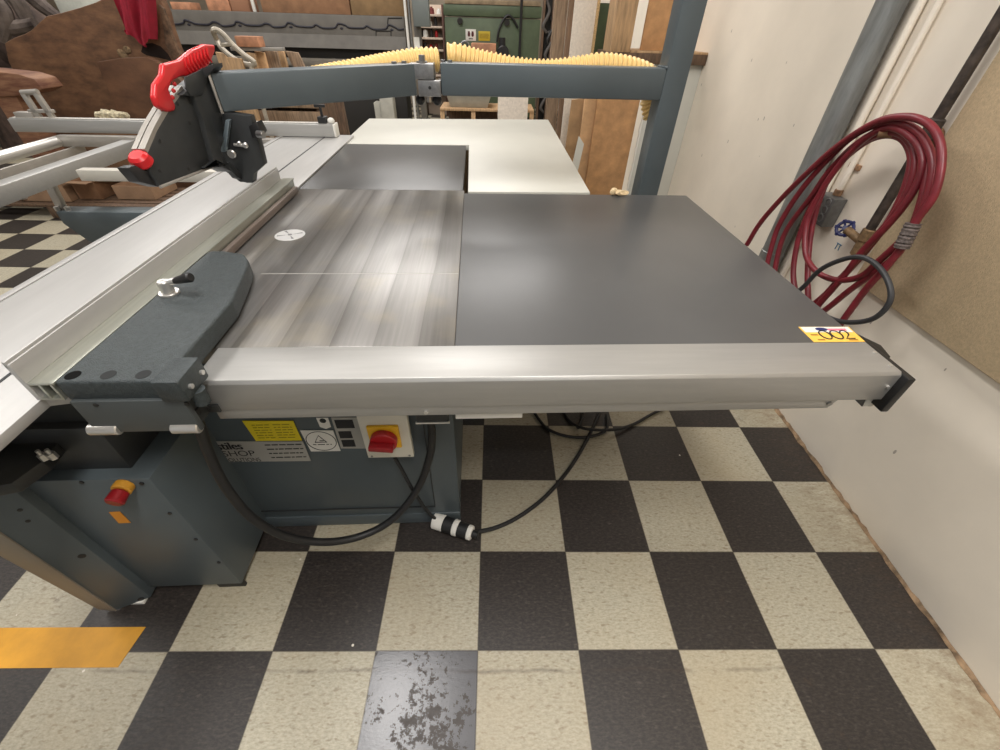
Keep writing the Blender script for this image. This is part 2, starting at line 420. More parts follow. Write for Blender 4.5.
# fence rail
g = G()
g.prism([(-.556, .231, .803), (-.556, .231, .874), (-.556, .237, .8815), (-.556, .346, .8815), (-.556, .346, .84), (-.556, .29, .84), (-.556, .29, .803)], (1.487, 0, 0), .0012)
rail = part('fence_rail', g, M_alu, saw, 'long brushed aluminium rail along the front edge')
lip = part('lower_lip', G().prism([(-.545, .236, .772), (.822, .236, .773), (.836, .236, .803), (-.545, .236, .803)], (0, .05, 0), .001), M_alu, rail)
part('rail_slot', G().box(-.562, -.527, .226, .2315, .802, .822, .001), M_dark, rail)
part('lip_foot', G().prism([my(*p, .245) for p in ((868, 397), (880, 397), (872.5, 406.5), (863, 406.5))], (0, .03, 0), .001), M_whitebd, rail)
part('gusset', G().prism([my(*p, .247) for p in ((853, 397), (869, 397), (864, 406.5), (861.5, 406.5))], (0, .03, 0), .001), M_dark, rail)
g = G().box(.931, .949, .214, .345, .779, .878, .003)
g.prism([(.925, .30, .84), (.925, .415, .84), (.945, .405, .84), (.975, .345, .84), (.963, .30, .84)], (0, 0, .033), .002)
part('end_cap', g, M_black, rail, 'black plastic cap closing the rail')
for p in ((874.4, 352.4), (890.2, 365.6)):
    q = mz(*p, .8815); part('screw', G().cyl(q, q+Vector((0, 0, .002)), .004, 12), M_chrome, rail)
q = my(888, 387, .231); part('screw', G().cyl(q, q+Vector((0, -.003, 0)), .004, 12), M_chrome, rail)
q = my(829, 403, .236); part('screw', G().cyl(q, q+Vector((0, -.004, 0)), .006, 12), M_steel, rail)
q = my(426, 412, .236); part('screw', G().cyl(q, q+Vector((0, -.003, 0)), .005, 12), M_chrome, rail)
part('bracket_bar', G().box(-.04, .112, .245, .33, .749, .7715, .001), M_white, saw, 'pale bracket bar under the rail')

# base cabinet
g = G().box(-.80, -.062, .43, 1.42, .045, .835, .004)
g.box(-.80, -.062, .425, .445, .0, .06, .002); g.box(-.80, -.062, 1.3, 1.42, .0, .06, .002)
cab = part('base_cabinet', g, M_greymet, saw, 'blue-grey sheet metal cabinet under the tables')
g = G().box(-.78, -.15, .4262, .4302, .10, .104); g.box(-.152, -.149, .4262, .4302, .10, .80)
part('panel_seam', g, M_dark, cab)
YF = .4265
def lab(name, px, m_, label, y=YF, dep=.0015):
    pts = [my(*p, y) for p in px]
    return part(name, G().prism(pts, (0, dep, 0)), m_, cab, label), pts
yl, p4 = lab('warning_label', [(242, 421), (293, 421), (302, 440.5), (256, 441)], M_yellab, 'yellow printed warning label')
X, Z = (1, 0, 0), (0, 0, 1)
def lines(g, x0, x1, z0, z1, n, y, th=.0022, seed=0):
    rn = random.Random(seed)
    for i in range(n):
        z = z1+(z0-z1)*(i+.5)/n; x = x0
        while x < x1-.004:
            w = min(rn.uniform(.006, .022), x1-x); g.box(x, x+w, y-.0006, y, z-th/2, z+th/2); x += w+.004
    return g
xa, xb = p4[3].x, p4[2].x
za, zb = p4[2].z, p4[0].z
g = G(); lines(g, xa+.012, (xa+xb)/2-.006, za+.01, zb-.012, 6, YF-.0002, .0025, 1); lines(g, (xa+xb)/2+.004, xb-.012, za+.01, zb-.012, 6, YF-.0002, .0025, 2)
part('printed_text', g, mat('olive_ink', (150, 134, 20), .6), yl)
sl, p4 = lab('maker_label', [(216, 441.5), (303, 441.5), (311, 461), (226, 462)], M_silverlab, 'silver maker label with black lettering')
xr, zt, zb = p4[1].x, p4[0].z, p4[2].z
h = zt-zb; y0 = YF-.0003
g = G()
for k in range(6):
    g.text('stiles', (my(217.5, 449, YF).x+.0007*k, y0, zt-h*.36), X, Z, h*.46, .0003+.0001*k, 0, 1, my(243, 447, YF).x-my(217.5, 447, YF).x)
g.text('SHOP', (my(223, 455, YF).x, y0, zt-h*.68), X, Z, h*.36, .0003, 0, 1, my(256, 455, YF).x-my(223, 455, YF).x)
g.text('SOLUTIONS', (my(226, 461, YF).x, y0, zt-h*.95), X, Z, h*.26, .0003, 0, 1, my(261.5, 461, YF).x-my(226, 461, YF).x)
lines(g, xr-.115, xr-.008, zb+h*.12, zt-h*.1, 4, y0, .0035, 5)
part('lettering', g, M_ink, sl)
wl, p4 = lab('safety_mark', [(300, 430.5), (333, 430.5), (340.5, 451), (311, 451.5)], M_white, 'white label with a circled triangle')
c = (p4[0]+p4[1]+p4[2]+p4[3])/4; rr = (p4[0].z-p4[2].z)*.44
g = G()
def stroke(g, pts, w, closed=False):
    g.tube([Vector(p) for p in pts], w, 6, 0, closed)
stroke(g, [(c.x+math.cos(a*PI/16)*rr*1.02, y0, c.z+math.sin(a*PI/16)*rr) for a in range(32)], .0011, True)
stroke(g, [(c.x-rr*.45, y0, c.z-.1*rr), (c.x+rr*.35, y0, c.z-.1*rr), (c.x-.05*rr, y0, c.z+.6*rr)], .0016, True)
stroke(g, [(c.x-rr*.1, y0, c.z+.05*rr), (c.x+rr*.18, y0, c.z+.05*rr)], .0016)
lines(g, c.x-rr*.65, c.x+rr*.65, c.z-rr*.45, c.z-rr*.25, 1, y0, .003, 8)
part('symbol', g, M_ink, wl)
w2, p4 = lab('round_tab', [(316, 418), (328, 418), (331, 427), (326, 429), (320, 427)], M_white, None)
c = (p4[0]+p4[2])/2
part('symbol', G().cyl((c.x, YF-.001, c.z+.008), (c.x, YF+.0005, c.z+.008), .009, 16), M_ink, w2)
w3, p4 = lab('data_plate', [(331, 417.5), (358, 417.5), (366, 448.5), (341, 448.5)], M_silverlab, 'silver data plate with black fields')
g = G()
for (a, b_) in (((334, 420), (355, 428)), ((338, 431.5), (353, 438)), ((341, 440), (356, 446.5))):
    A, B = my(*a, YF-.0004), my(*b_, YF-.0004); g.box(A.x, B.x, A.y-.0005, A.y, B.z, A.z)
part('printed_fields', g, M_ink, w3)
# main switch
A, B = my(364, 417, .375), my(414, 457, .375)
x0, x1 = my(369, 458, .375).x, B.x; z0 = B.z; z1 = z0+.20
g = G().box(x0-.002, x1, .375, .392, z0, z1, .002)
sw = part('switch_box', g, mat('cream_plastic', (214, 210, 196), .45), saw, 'cream main switch box with red rotary knob')
part('housing', G().box(x0+.008, x1-.008, .392, .431, z0+.01, z1, .002), M_greymet, sw)
kc = my(384, 440, .36)
part('yellow_plate', G().box(kc.x-.043, kc.x+.043, .366, .3755, kc.z-.043, kc.z+.046, .003), M_yel, sw)
g = G().cyl((kc.x, .366, kc.z), (kc.x, .344, kc.z), .037, 36, None, .003)
kn = part('rotary_knob', g, M_redmatte, sw, 'red rotary knob')
g = G().box(kc.x-.036, kc.x+.030, .322, .3435, kc.z-.009, kc.z+.009, .003, 2, ((kc.x, .33, kc.z), R(8), 'Y'))
part('grip_bar', g, mat('dark_red_knob', (140, 22, 28), .4), kn)
for dx in (.01, x1-x0-.012): part('screw', G().cyl((x0+dx, .376, z0+.008), (x0+dx, .3735, z0+.008), .0035, 10), M_steel, sw)
# socket for the cable under the rail
q = my(432, 419, .40)+Vector((0, 0, .032))
g = G().box(q.x-.035, q.x+.05, .36, .43, q.z-.004, q.z+.05, .002)
so = part('cable_socket', g, M_dark, saw)
part('rim', G().box(q.x-.038, q.x+.053, .357, .363, q.z-.006, q.z-.001), M_white, so)

# sliding carriage
g = G().prism([(-1.19, -.16, .862), (-.80, -.16, .862), (-.80, .19, .862), (-.748, .20, .862), (-.755, 2.585, .862), (-1.20, 2.585, .862)], (0, 0, .022), .001)
sc_ = part('sliding_carriage', g, M_aluY, saw, 'long pale aluminium sliding carriage left of the blade')
g = G().box(-1.155, -.83, .26, 2.56, .745, .862, .002)
part('carriage_body', g, M_dark, sc_)
g = G().box(-.919, -.911, .2, 2.58, .8835, .8846); part('tee_slot', g, M_dark, sc_)
g = G().box(-1.178, -1.164, -.155, 2.58, .884, .8875, .001)
part('edge_ridge', g, M_aluY, sc_)
part('support_beam', G().box(-1.12, -.82, .24, 2.6, .60, .745, .003), M_dark, saw, 'dark beam carrying the sliding carriage')
# front control box below the carriage
g = G().box(-1.055, -.762, .208, .62, .035, .605, .003)
cb = part('motor_housing', g, M_greymet, saw, 'grey box with a red stop button below the carriage')
for p in ((82, 482), (142, 483), (170, 513), (196, 539), (219, 562)):
    q = my(*p, .208); q.x = min(q.x, -.768); part('screw', G().cyl((q.x, .2085, q.z), (q.x, .205, q.z), .005, 10), M_black, cb)
q = my(122, 489, .20)
part('stop_collar', G().cyl((q.x+.006, .209, q.z+.006), (q.x+.006, .19, q.z+.006), .021, 24, None, .002), mat('dull_yellow', (196, 140, 44), .5), cb)
part('stop_button', G().cyl((q.x+.006, .192, q.z+.004), (q.x+.004, .162, q.z-.002), .018, 24, .02, .004), mat('dark_red_knob', (140, 22, 28), .4), cb)
pts = [my(*p, .2075) for p in ((109, 512), (120, 511.5), (131, 522.5), (119, 523))]
part('hazard_label', G().prism(pts, (0, -.001, 0)), mat('orange_label', (216, 140, 40), .5), cb)
part('brush_strip', G().box(-.85, -.765, .215, .225, .0, .036), M_blackrub, cb)
# leg with slanted plates
g = G()
g.prism([(-1.132, .150, .012), (-1.046, .186, .012), (-1.046, .34, .012), (-1.17, .34, .012)], (0, 0, .735), .002)
lg = part('leg', g, M_greymet, saw, 'slanted grey leg plate under the carriage')
part('front_plate', G().prism([(-1.128, .148, .010), (-1.175, .150, .025), (-1.21, .15, .38), (-1.27, .15, .73), (-1.128, .148, .73)], (0, .012, 0), .001), mat('lit_tan_grey', (142, 134, 122), .5), lg)  # lit face of the leg's sheet metal, light painted in as tan
for p in ((82, 556), (141, 599), (28, 521), (20, 510)):
    c0 = Vector((-1.089, .168, 0)); n = Vector((.036, -.086, 0)).normalized()
    o_, d_ = RI @ CAM, RI @ wdir(*p); t = (c0-o_).dot(n)/d_.dot(n); q = o_+d_*t
    part('bolt_hole', G().cyl(q-n*.001, q+n*.001, .009 if p[0] > 50 else .005, 12), M_black, lg)
part('foot_pad', G().box(-1.13, -1.06, .17, .24, 0, .013, .002), M_white, lg)
pts = [mz(*p, .67) for p in ((-20, 455), (40, 446), (66, 452), (52, 470), (22, 492), (-20, 500))]
br = part('bracket_plate', G().prism(pts, (0, 0, .03), .002), M_dark, saw)
for p in ((46, 459), (55, 458)):
    q = mz(*p, .70); part('bolt', G().cyl(q, q+Vector((0, 0, .016)), .008, 6).cyl(q, q+Vector((0, 0, .028)), .004, 10), M_chrome, br)
solo_disc_c = mz(290, 235, .881)

# round disc lying on the table
g = G().cyl((solo_disc_c.x, solo_disc_c.y, .8802), (solo_disc_c.x, solo_disc_c.y, .8822), .048, 48, None, .0006)
dc = thing('round_disc', 'small shiny round steel disc lying flat on the streaked steel table', 'disc', (solo_disc_c.x, solo_disc_c.y, .8802), 'M')
part('plate', g, mat('polished_disc', (240, 240, 240), .3, .35), dc)
g = G().cyl((solo_disc_c.x, solo_disc_c.y, .882), (solo_disc_c.x, solo_disc_c.y, .8827), .007, 20)
for a in (.4, 2.2, 3.4, 5.2):
    d = Vector((math.cos(a), math.sin(a), 0)); n = Vector((-d.y, d.x, 0)); c = Vector((solo_disc_c.x, solo_disc_c.y, .8823))
    g.prism([c+d*.008, c+d*.04+n*.006, c+d*.04-n*.002], (0, 0, .0003))
part('hub', g, mat('disc_grey', (165, 165, 167), .4, .6), dc)

# ================================================================== rip fence
fe = thing('rip_fence', 'dark cast rip fence head with clamp lever riding on the aluminium rail', 'fence', (-.65, .4, .882), 'M')
g = G().prism([(-.745, .180, .8835), (-.559, .180, .8835), (-.559, .463, .8835), (-.597, .64, .8835), (-.612, .685, .8835), (-.64, .722, .8835), (-.70, .742, .8835), (-.742, .742, .8835)], (0, 0, .047), .006, 3)
ca = part('casting', g, M_cast, fe, 'dark textured fence casting')
for i, x in enumerate((-.724, -.662, -.601)):
    br_ = part('bolt_recess', G().cyl((x, .199, .9296), (x, .199, .9311), .0125, 24), mat('hole_black', (14, 14, 14), .9, spec=.1) if i == 0 else mat('bolt_grey', (34, 36, 37), .7, spec=.3), ca)
g = G().box(-.565, -.517, .163, .237, .893, .941, .003)
bl = part('side_block', g, M_cast, fe)
for y in (.182, .222): part('bolt', G().cyl((-.518, y, .915), (-.512, y, .915), .005, 10), M_chrome, bl)
part('cover_plate', G().box(-.737, -.537, .172, .184, .806, .889, .001), mat('dark_grey_paint', (72, 77, 78), .45), fe, 'grey cover plate with two corner screws')
g = G().box(-.737, -.547, .184, .229, .806, .8835)
part('rail_shoe', g, M_dark, fe)
for p in ((77+19, 405), (187, 404)):
    q = my(*p, .172); part('cover_screw', G().cyl((q.x, .1725, q.z), (q.x, .1705, q.z), .0045, 10), M_black, fe)
for xa, xb in ((-.748, -.692), (-.592, -.540)):
    part('roller', G().cyl((xa, .176, .812), (xb, .176, .812), .0125, 24, None, .002), M_chrome, fe, 'bright steel roller')
# lever
hb = Vector((-.716, .497, .930))
g = G().cyl(hb, hb+Vector((0, 0, .006)), .022, 24, None, .001).cyl(hb+Vector((0, 0, .006)), hb+Vector((0, 0, .034)), .014, 20, None, .002)
g.cyl(hb+Vector((-.004, 0, .026)), hb+Vector((.03, .004, .034)), .008, 16)
lv = part('clamp_lever', g, M_chrome, fe, 'chrome clamp lever hub')
e0 = hb+Vector((.024, .003, .032)); e1 = mz(191, 277, .975)
part('handle', G().tube([e0, e0.lerp(e1, .5), e1], .01, 14, 6, rad=lambda t: .0075+.0045*t if t < .97 else .009), M_black, lv)
# fence profile: upright lip with a box beneath its right side
g = G()
ys, ye = .178, 1.44
g.box(-.797, -.788, ys, ye, .889, .972, .001)
g.box(-.797, -.791, ys, ye, .964, .978, .001)
prof = part('fence_profile', g, M_aluY, fe, 'long aluminium fence extrusion with upright lip')
g = G()
g.box(-.788, -.744, ys, ye+.02, .925, .930, .0008); g.box(-.788, -.752, ys, ye+.02, .889, .893)
g.box(-.772, -.768, ys, ye+.02, .893, .925); g.box(-.752, -.748, ys, ye+.02, .889, .925)
part('clamp_channel', g, mat('greenish_aluminium', (178, 180, 170), .34, .7, .05, 6, 0, 200, (20, 1, 20)), prof)
part('lower_strip', G().box(-.744, -.728, .76, 1.435, .884, .905, .001), mat('bronze_grey_aluminium', (128, 116, 108), .45, .5, .06, 6), prof)
g = G().tube([(-.52, .195, .896), (-.522, .195, .862)], .014, 16, 0)
part('cable_gland', g, M_cast, fe)

def cable(name, px, r, m_, label, cat, seg=10, sm=6):
    pts = [my(p[0], p[1], p[2]) for p in px]
    for q in pts: q.z = max(q.z, r+.001)
    return solo(name, G().tube(pts, r, seg, sm), m_, label, cat, 'M')
c1 = [(192, 408), (199, 425), (211, 458), (228, 490), (254, 519), (288, 537), (328, 542), (364, 535), (394, 518), (418, 488), (430, 455), (432, 432), (430, 421)]
ysq = [.198, .205, .212, .205, .20, .215, .24, .28, .32, .36, .385, .395, .398]
cable('corrugated_cable', [(a, b, c) for (a, b), c in zip(c1, ysq)], .0115, M_blackrub, 'thick black cable looping from the fence head to the socket under the rail', 'cable', 12, 8)

# power cord with plug
pts = [my(395, 458, .40), my(402, 470, .39), my(414, 492, .37), mz(428, 512, .10), mz(437, 520, .05)]
co = solo('switch_lead', G().tube(pts, .006, 8, 6), M_blackrub, 'thin dark cord hanging from the switch box to the white striped plug', 'cord', 'M')
a, b_ = mz(434, 520, .032), mz(474, 534, .032); d = (b_-a).normalized()
pl = thing('plug_connector', 'black and white striped cord connector lying beside the cabinet foot', 'plug', (a+b_)/2-Vector((0, 0, .03)), 'M')
L_ = (b_-a).length
for nm, t0, t1, r_, m_ in (('white_sleeve', 0, .26, .031, M_white), ('grip', .25, .50, .029, M_blackrub), ('white_band', .49, .62, .030, M_white), ('grip', .61, .85, .028, M_blackrub), ('white_sleeve', .84, .96, .027, M_white), ('strain_relief', .95, 1.1, .014, M_blackrub)):
    part(nm, G().cyl(a+d*L_*t0, a+d*L_*t1, r_, 24, r_*.97, .003), m_, pl)
fl = [(476, 535), (497, 528), (520, 516), (545, 497), (567, 472), (583, 447), (594, 425), (602, 405), (598, 396), (585, 400), (582, 418), (578, 428)]
pts = [mz(*p, .008) for p in fl]; pts[0].z = .028; pts[1].z = .014
g = G().tube(pts, .008, 10, 6)
solo('power_cable', g, M_blackrub, 'black cord running from the striped plug across the tiles under the table', 'cord', 'M')
pts = [mz(*p, .009) for p in ((530, 405), (538, 418), (548, 429), (566, 436), (588, 437), (606, 430), (607, 415))]
solo('power_cable', G().tube(pts, .007, 10, 6), M_blackrub, 'black cord curving furthest left on the floor below the charcoal table', 'cord', 'M')
pts = [mz(*p, .009) for p in ((562, 408), (570, 421), (585, 431), (612, 432), (634, 424), (656, 412), (690, 398))]
for q in pts[2:4]: q.z += .016
solo('power_cable', G().tube(pts, .007, 10, 6), M_blackrub, 'black cord trailing right towards the wall on the floor below the table', 'cord', 'M')

# auction tag
tp = [mz(*p, .8803) for p in ((798, 327), (848.5, 327), (865, 341.8), (814, 342.3))]
tg = thing('auction_tag', 'gold and white auction tag numbered 002 on the corner of the charcoal table', 'tag', sum(tp, Vector())/4, 'M')
part('paper', G().prism(tp, (0, 0, .0006)), M_gold, tg)
def tq(u, v, dz=.0008): return tp[3].lerp(tp[2], u).lerp(tp[0].lerp(tp[1], u), v)+Vector((0, 0, dz))
part('header_strip', G().prism([tq(.03, .98), tq(.97, .98), tq(.97, .62), tq(.03, .62)], (0, 0, .0003)), M_white, tg)
g = G()
def ell(cu, cv, ru, rv, a0=0, a1=2*PI, n=20): return [tq(cu+ru*math.cos(a0+(a1-a0)*i/n), cv+rv*math.sin(a0+(a1-a0)*i/n), .0013) for i in range(n+1)]
g.tube(ell(.36, .44, .10, .27), .0016, 6, 0); g.tube(ell(.58, .44, .10, .27), .0016, 6, 0)
g.tube(ell(.765, .55, .07, .17, PI*.9, -PI*.25)+[tq(.70, .2, .0013), tq(.87, .2, .0013)], .0016, 6, 0)
part('handwritten_number', g, M_ink, tg)
g = G().blob(tq(.40, .82, .0012), (.016, .008, .0004), 2)
part('logo', g, M_navy, tg)
g = G()
for u0, u1, v in ((.08, .22, .42), (.12, .26, .1), (.72, .9, .08)):
    g.prism([tq(u0, v), tq(u1, v), tq(u1, v+.07), tq(u0, v+.07)], (0, 0, .0002))
part('small_print', g, mat('brown_ink', (140, 96, 30), .6), tg)
part('pink_line', G().prism([tq(.52, .72, .001), tq(.88, .72, .001), tq(.88, .86, .001), tq(.52, .86, .001)], (0, 0, .0003)), M_pink, tg)

# ================================================================== overarm blade guard
ov = thing('overarm_guard', 'blue-grey overarm blade guard on a tall square post behind the charcoal table', 'blade guard', (.826, 1.65, 0), 'M')
part('post', G().box(.778, .872, 1.60, 1.70, 0, 2.35, .004), M_greymet, ov, 'tall square blue-grey post')
bm_ = part('beam', G().box(-.122, .779, 1.60, 1.70, 1.210, 1.317, .006), M_greymet, ov, 'horizontal blue-grey beam')
g = G()
for i in range(9): g.blob((.776, 1.602+.011*i, 1.319), (.006, .007, .005), 1, .2, i)
part('weld', g, M_greymet, bm_)
g = G().box(-.245, -.148, 1.605, 1.695, 1.262, 1.313, .003)
jt = part('joint_block', g, M_steel, ov, 'steel hinge block between the arms')
part('lower_block', G().box(-.215, -.124, 1.602, 1.69, 1.206, 1.260, .003), M_steel, jt)
part('pivot_hole', G().cyl((-.168, 1.603, 1.236), (-.168, 1.600, 1.236), .006, 12), M_black, jt)
part('bolt', G().cyl((-.195, 1.64, 1.313), (-.195, 1.64, 1.319), .022, 16).cyl((-.195, 1.64, 1.319), (-.195, 1.64, 1.338), .013, 6), M_steel, jt)
for x in (-.112, -.085): part('bolt', G().cyl((x, 1.63, 1.317), (x, 1.63, 1.325), .01, 6), M_steel, jt)
part('lower_knob', G().cyl((-.178, 1.65, 1.207), (-.178, 1.65, 1.182), .013, 8), M_chrome, jt)
for x in (-.215, -.145): part('lower_knob', G().blob((x, 1.65, 1.19), (.02, .02, .02), 2), M_black, jt)
# swing arm comes forward to the left
P0, P1 = Vector((-.247, 1.645, 1.260)), Vector((-.838, 1.262, 1.246))
d = (P1-P0).normalized(); n = Vector((-d.y, d.x, 0)).normalized(); up = Vector((0, 0, 1))
fr = lambda p: [p+n*.048+up*.0515, p-n*.048+up*.0515, p-n*.048-up*.0515, p+n*.048-up*.0515]
g = G().prism(fr(P0), P1-P0, .005)
sa = part('swing_arm', g, M_greymet, ov, 'square swing arm reaching over the sliding carriage')
part('end_plate', G().prism([p+d*.001 for p in [P1+n*.052+up*.0555, P1-n*.052+up*.0555, P1-n*.052-up*.0555, P1+n*.052-up*.0555]], d*.008, .002), M_bar, sa)
for t in (.03, .09): q = P0.lerp(P1, t)+up*.0515; part('bolt', G().cyl(q, q+up*.007, .011, 6), M_steel, sa)
# hood
def hx(px, x=-.845): return [mx(*p, x) for p in px]
hp = hx([(196, 84), (183, 92), (170, 109), (157, 131), (147, 155), (151, 172), (160, 187), (186, 177), (218, 164), (212, 140), (205, 110)])
g = G().prism(hp, (-.034, 0, 0), .003)
ho = part('hood', g, M_dark, ov, 'dark sheet metal blade hood tilted above the carriage')
edge = hx([(184, 89), (171, 106), (158, 128), (147.5, 152)])
g = G()
cm = catmull(edge, 6)
for a, b_ in zip(cm, cm[1:]):
    for x0, w in ((-.846, .017), (-.866, .013)):
        nrm = Vector((0, -(b_-a).z, (b_-a).y)).normalized()
        if nrm.z < 0: nrm = -nrm
        q = [Vector((x0, a.y, a.z)), Vector((x0-w, a.y, a.z)), Vector((x0-w, b_.y, b_.z)), Vector((x0, b_.y, b_.z))]
        g.prism([p-nrm*.004 for p in q], nrm*.013)
part('front_strip', g, M_bar, ho, 'light grey strip along the curved front')
bt = hx([(160, 187), (214, 166)])
g = G().tube([bt[0]+Vector((.001, 0, 0)), bt[1]+Vector((.001, 0, 0))], .004, 8, 0)
part('bottom_edge', g, M_bar, ho)
for p in ((160, 141), (160, 171), (190, 123), (178, 104), (189, 169)):
    q = mx(*p, -.844); part('hole', G().cyl(q, q+Vector((-.003, 0, 0)), .0055, 10), M_black, ho)
# nose: black foot and red knob at the front tip
q = mx(143, 172, -.87)
g = G().prism(hx([(128, 168), (135, 165), (150, 173), (159, 181), (159, 187), (140, 182)], -.852), (-.028, 0, 0), .002)
part('nose_foot', g, M_black, ho)
kq = mx(139.5, 160, -.863)
g = G().cyl(kq+Vector((0, .01, -.014)), kq+Vector((0, -.004, .014)), .027, 24, .024, .007)
part('knob', g, M_red, ho, 'round red plastic knob')
# upright channel and link plates behind the hood
g = G().prism(hx([(182, 95), (203, 78), (216, 74), (226, 100), (229, 122), (221, 150), (232, 172), (224, 168), (214, 162), (204, 122), (194, 96)], -.83), (-.05, 0, 0), .002)
part('channel', g, M_dark, ov, 'dark folded channel holding the hood')
lp = [my(*p, 1.225) for p in ((222, 112), (250, 116), (258, 140), (264, 165), (254, 174), (253, 183), (240, 182), (226, 172), (219, 155), (222, 130))]
lk = part('link_plate', G().prism(lp, (0, .035, 0), .002), M_dark, ov)
for p, r_ in (((232.5, 153.5), .014), ((240, 143), .007), ((246, 145), .009)):
    q = my(*p, 1.224); part('bolt', G().cyl(q, q+Vector((0, -.012, 0)), r_, 14, None, .003), M_chrome, lk)
q0, q1 = my(234, 144.5, 1.218), my(247, 146, 1.218); part('bolt', G().cyl(q0, q1, .005, 10), M_chrome, lk)
q0, q1 = my(227, 120, 1.20), my(222, 152, 1.20)
part('spacer_bar', G().prism([q0+Vector((-.006, 0, 0)), q0+Vector((.008, 0, 0)), q1+Vector((.012, 0, 0)), q1+Vector((-.006, 0, 0))], (0, .02, 0), .003), mat('blue_steel', (132, 146, 154), .35, .6), lk)
lp = [my(*p, 1.20) for p in ((248, 126), (256, 122), (262, 133), (258, 140), (252, 138))]
part('knuckle', G().prism(lp, (0, .05, 0), .004), M_black, lk)
q = my(261, 134, 1.20); part('nut', G().cyl(q+Vector((-.01, -.004, 0)), q+Vector((.014, -.01, 0)), .012, 16, None, .002), M_steel, lk)
arc = hx([(205, 168), (216, 160), (228, 166), (238, 178), (252, 183), (252, 178), (240, 172), (230, 162)], -.83)
part('curved_guide', G().prism(arc, (-.02, 0, 0), .001), M_dark, ov)
# fold plate on top
tpx = [my(*p, 1.21) for p in ((187, 74), (213, 64), (214, 68), (206, 78), (192, 84), (184, 80))]
part('top_plate', G().prism(tpx, (0, .06, 0), .001), M_dark, ov)
part('gusset_plate', G().prism(hx([(185, 77), (212, 65), (214, 70), (207, 82), (202, 95), (191, 96), (186, 88)], -.826), (-.004, 0, 0), .001), M_dark, ov)
# red handle: comb grip arching over the hood
hd_top = [mx(p[0]+2.5, p[1], -.838) for p in ((213, 45), (203, 44), (190, 50), (178, 60), (170, 62), (162, 64), (161, 74), (154, 84), (153, 97), (157, 107), (166, 112), (173, 111), (174, 106), (170, 98), (167, 90), (170, 82), (178, 77), (188, 76), (197, 73), (206, 67), (210, 60), (213, 52))]
hn = part('handle', G().prism(hd_top, (-.018, 0, 0), .006, 3), M_red, ov, 'red plastic comb grip handle')
for i in range(8):
    t = i/7; a = mx(187+22*t, 66-10*t, -.836); part('grip_rib', G().tube([a+Vector((0, .004, .020)), a+Vector((0, -.004, 0)), a+Vector((0, .004, -.016))], .003, 6, 4), M_red, hn)
for i in range(4):
    t = i/3; a = mx(171.5+3*t, 104-20*t, -.845); part('grip_rib', G().blob(a, (.005, .007, .006), 2), M_red, hn)

# corrugated hoses behind the arms
def corr(pts, r, pitch=.019):
    P = catmull(pts, 40); out = [P[0]]; acc = 0.
    step = pitch/4
    for a, b_ in zip(P, P[1:]):
        seg = (b_-a).length; t = step-acc
        while t <= seg: out.append(a.lerp(b_, t/seg)); t += step
        acc = seg-(t-step)
    n_ = len(out)
    return G().tube(out, r, 18, 0, rad=lambda t: r*(1 if int(round(t*(n_-1))) % 4 in (1, 2) else .86))
Yh = 1.765
p1 = [my(448, 57, Yh), my(456, 57, Yh), my(480, 63, Yh+.01), my(520, 71, Yh), my(550, 72.5, Yh), my(580, 69, Yh), my(602, 66, Yh), my(630, 70, Yh), my(650, 80, Yh+.01), my(651, 100, Yh+.02), my(654, 118, Yh)]
part('dust_hose', corr(p1, .048), M_yhose, ov, 'cream corrugated hose behind the beam')
p2 = [my(438, 60, Yh), my(420, 60, Yh-.02), my(395, 64, Yh-.06), my(365, 70, Yh-.13), my(335, 76, Yh-.2), my(305, 82, Yh-.3), my(270, 86, Yh-.38)]
part('dust_hose', corr(p2, .043), M_yhose, ov, 'cream corrugated hose behind the swing arm')

# ================================================================== white outfeed table
wt = thing('outfeed_table', 'large white laminate outfeed table with a notch behind the saw', 'table', (0, 2.6, 0), 'M')
w = [(-.790, 2.402), (-.030, 2.42), (-.024, 1.50), (.521, 1.504), (.585, 3.36), (-.792, 3.262)]
part('top', G().prism([(x, y, .842) for x, y in w], (0, 0, .03), .001), M_whitebd, wt)
g = G().box(.02, .46, 1.60, 2.9, .04, .842); 
part('base_cabinet', G().box(.06, .44, 1.75, 3.0, .0, .841, .004), M_whitebd, wt)
for x in (-.70, -.1): part('leg', G().box(x, x+.06, 3.05, 3.11, 0, .842, .003), M_woodg, wt)
g.bm.free()
q = mz(618, 192, .885)
g = G().blob((q.x, q.y-.03, .8915), (.034, .02, .011), 2, .25, 5).blob((q.x-.03, q.y-.028, .895), (.016, .014, .014), 2, .25, 6)
solo('crumpled_scrap', g, mat('scrap_paper', (214, 190, 150), .85, 0, .15, 60), 'small crumpled pale scrap on the back edge of the charcoal table', 'scrap', 'M')

# ================================================================== crosscut outrigger at the left
cr = thing('crosscut_frame', 'aluminium crosscut outrigger frame reaching left from the sliding carriage', 'frame', (-1.9, 2.1, .5), 'M')
g = G().box(-2.70, -.850, 2.50, 2.575, .887, .953, .003).box(-2.70, -.850, 2.515, 2.56, .953, .957, .001)
fb = part('fence_bar', g, M_alu, cr, 'long aluminium crosscut fence bar')
part('measuring_tape', G().box(-2.69, -.86, 2.518, 2.545, .957, .9578), mat('scale_grey', (190, 186, 178), .5, 0, .3, 200), fb)
part('end_cap', G().box(-.850, -.838, 2.498, 2.577, .886, .954, .002), M_white, fb)
q = Vector((-.90, 2.535, .957))
g = G().box(-.935, -.885, 2.51, 2.56, .957, .99, .003); g.cyl((-.91, 2.535, .99), (-.91, 2.535, 1.04), .008, 12).box(-.945, -.88, 2.528, 2.542, 1.035, 1.052, .004)
part('stop_block', g, M_black, fb, 'black clamp on the bar end')
part('bar_knob', G().blob((-.862, 2.53, .968), (.022, .02, .018), 2), M_white, fb)
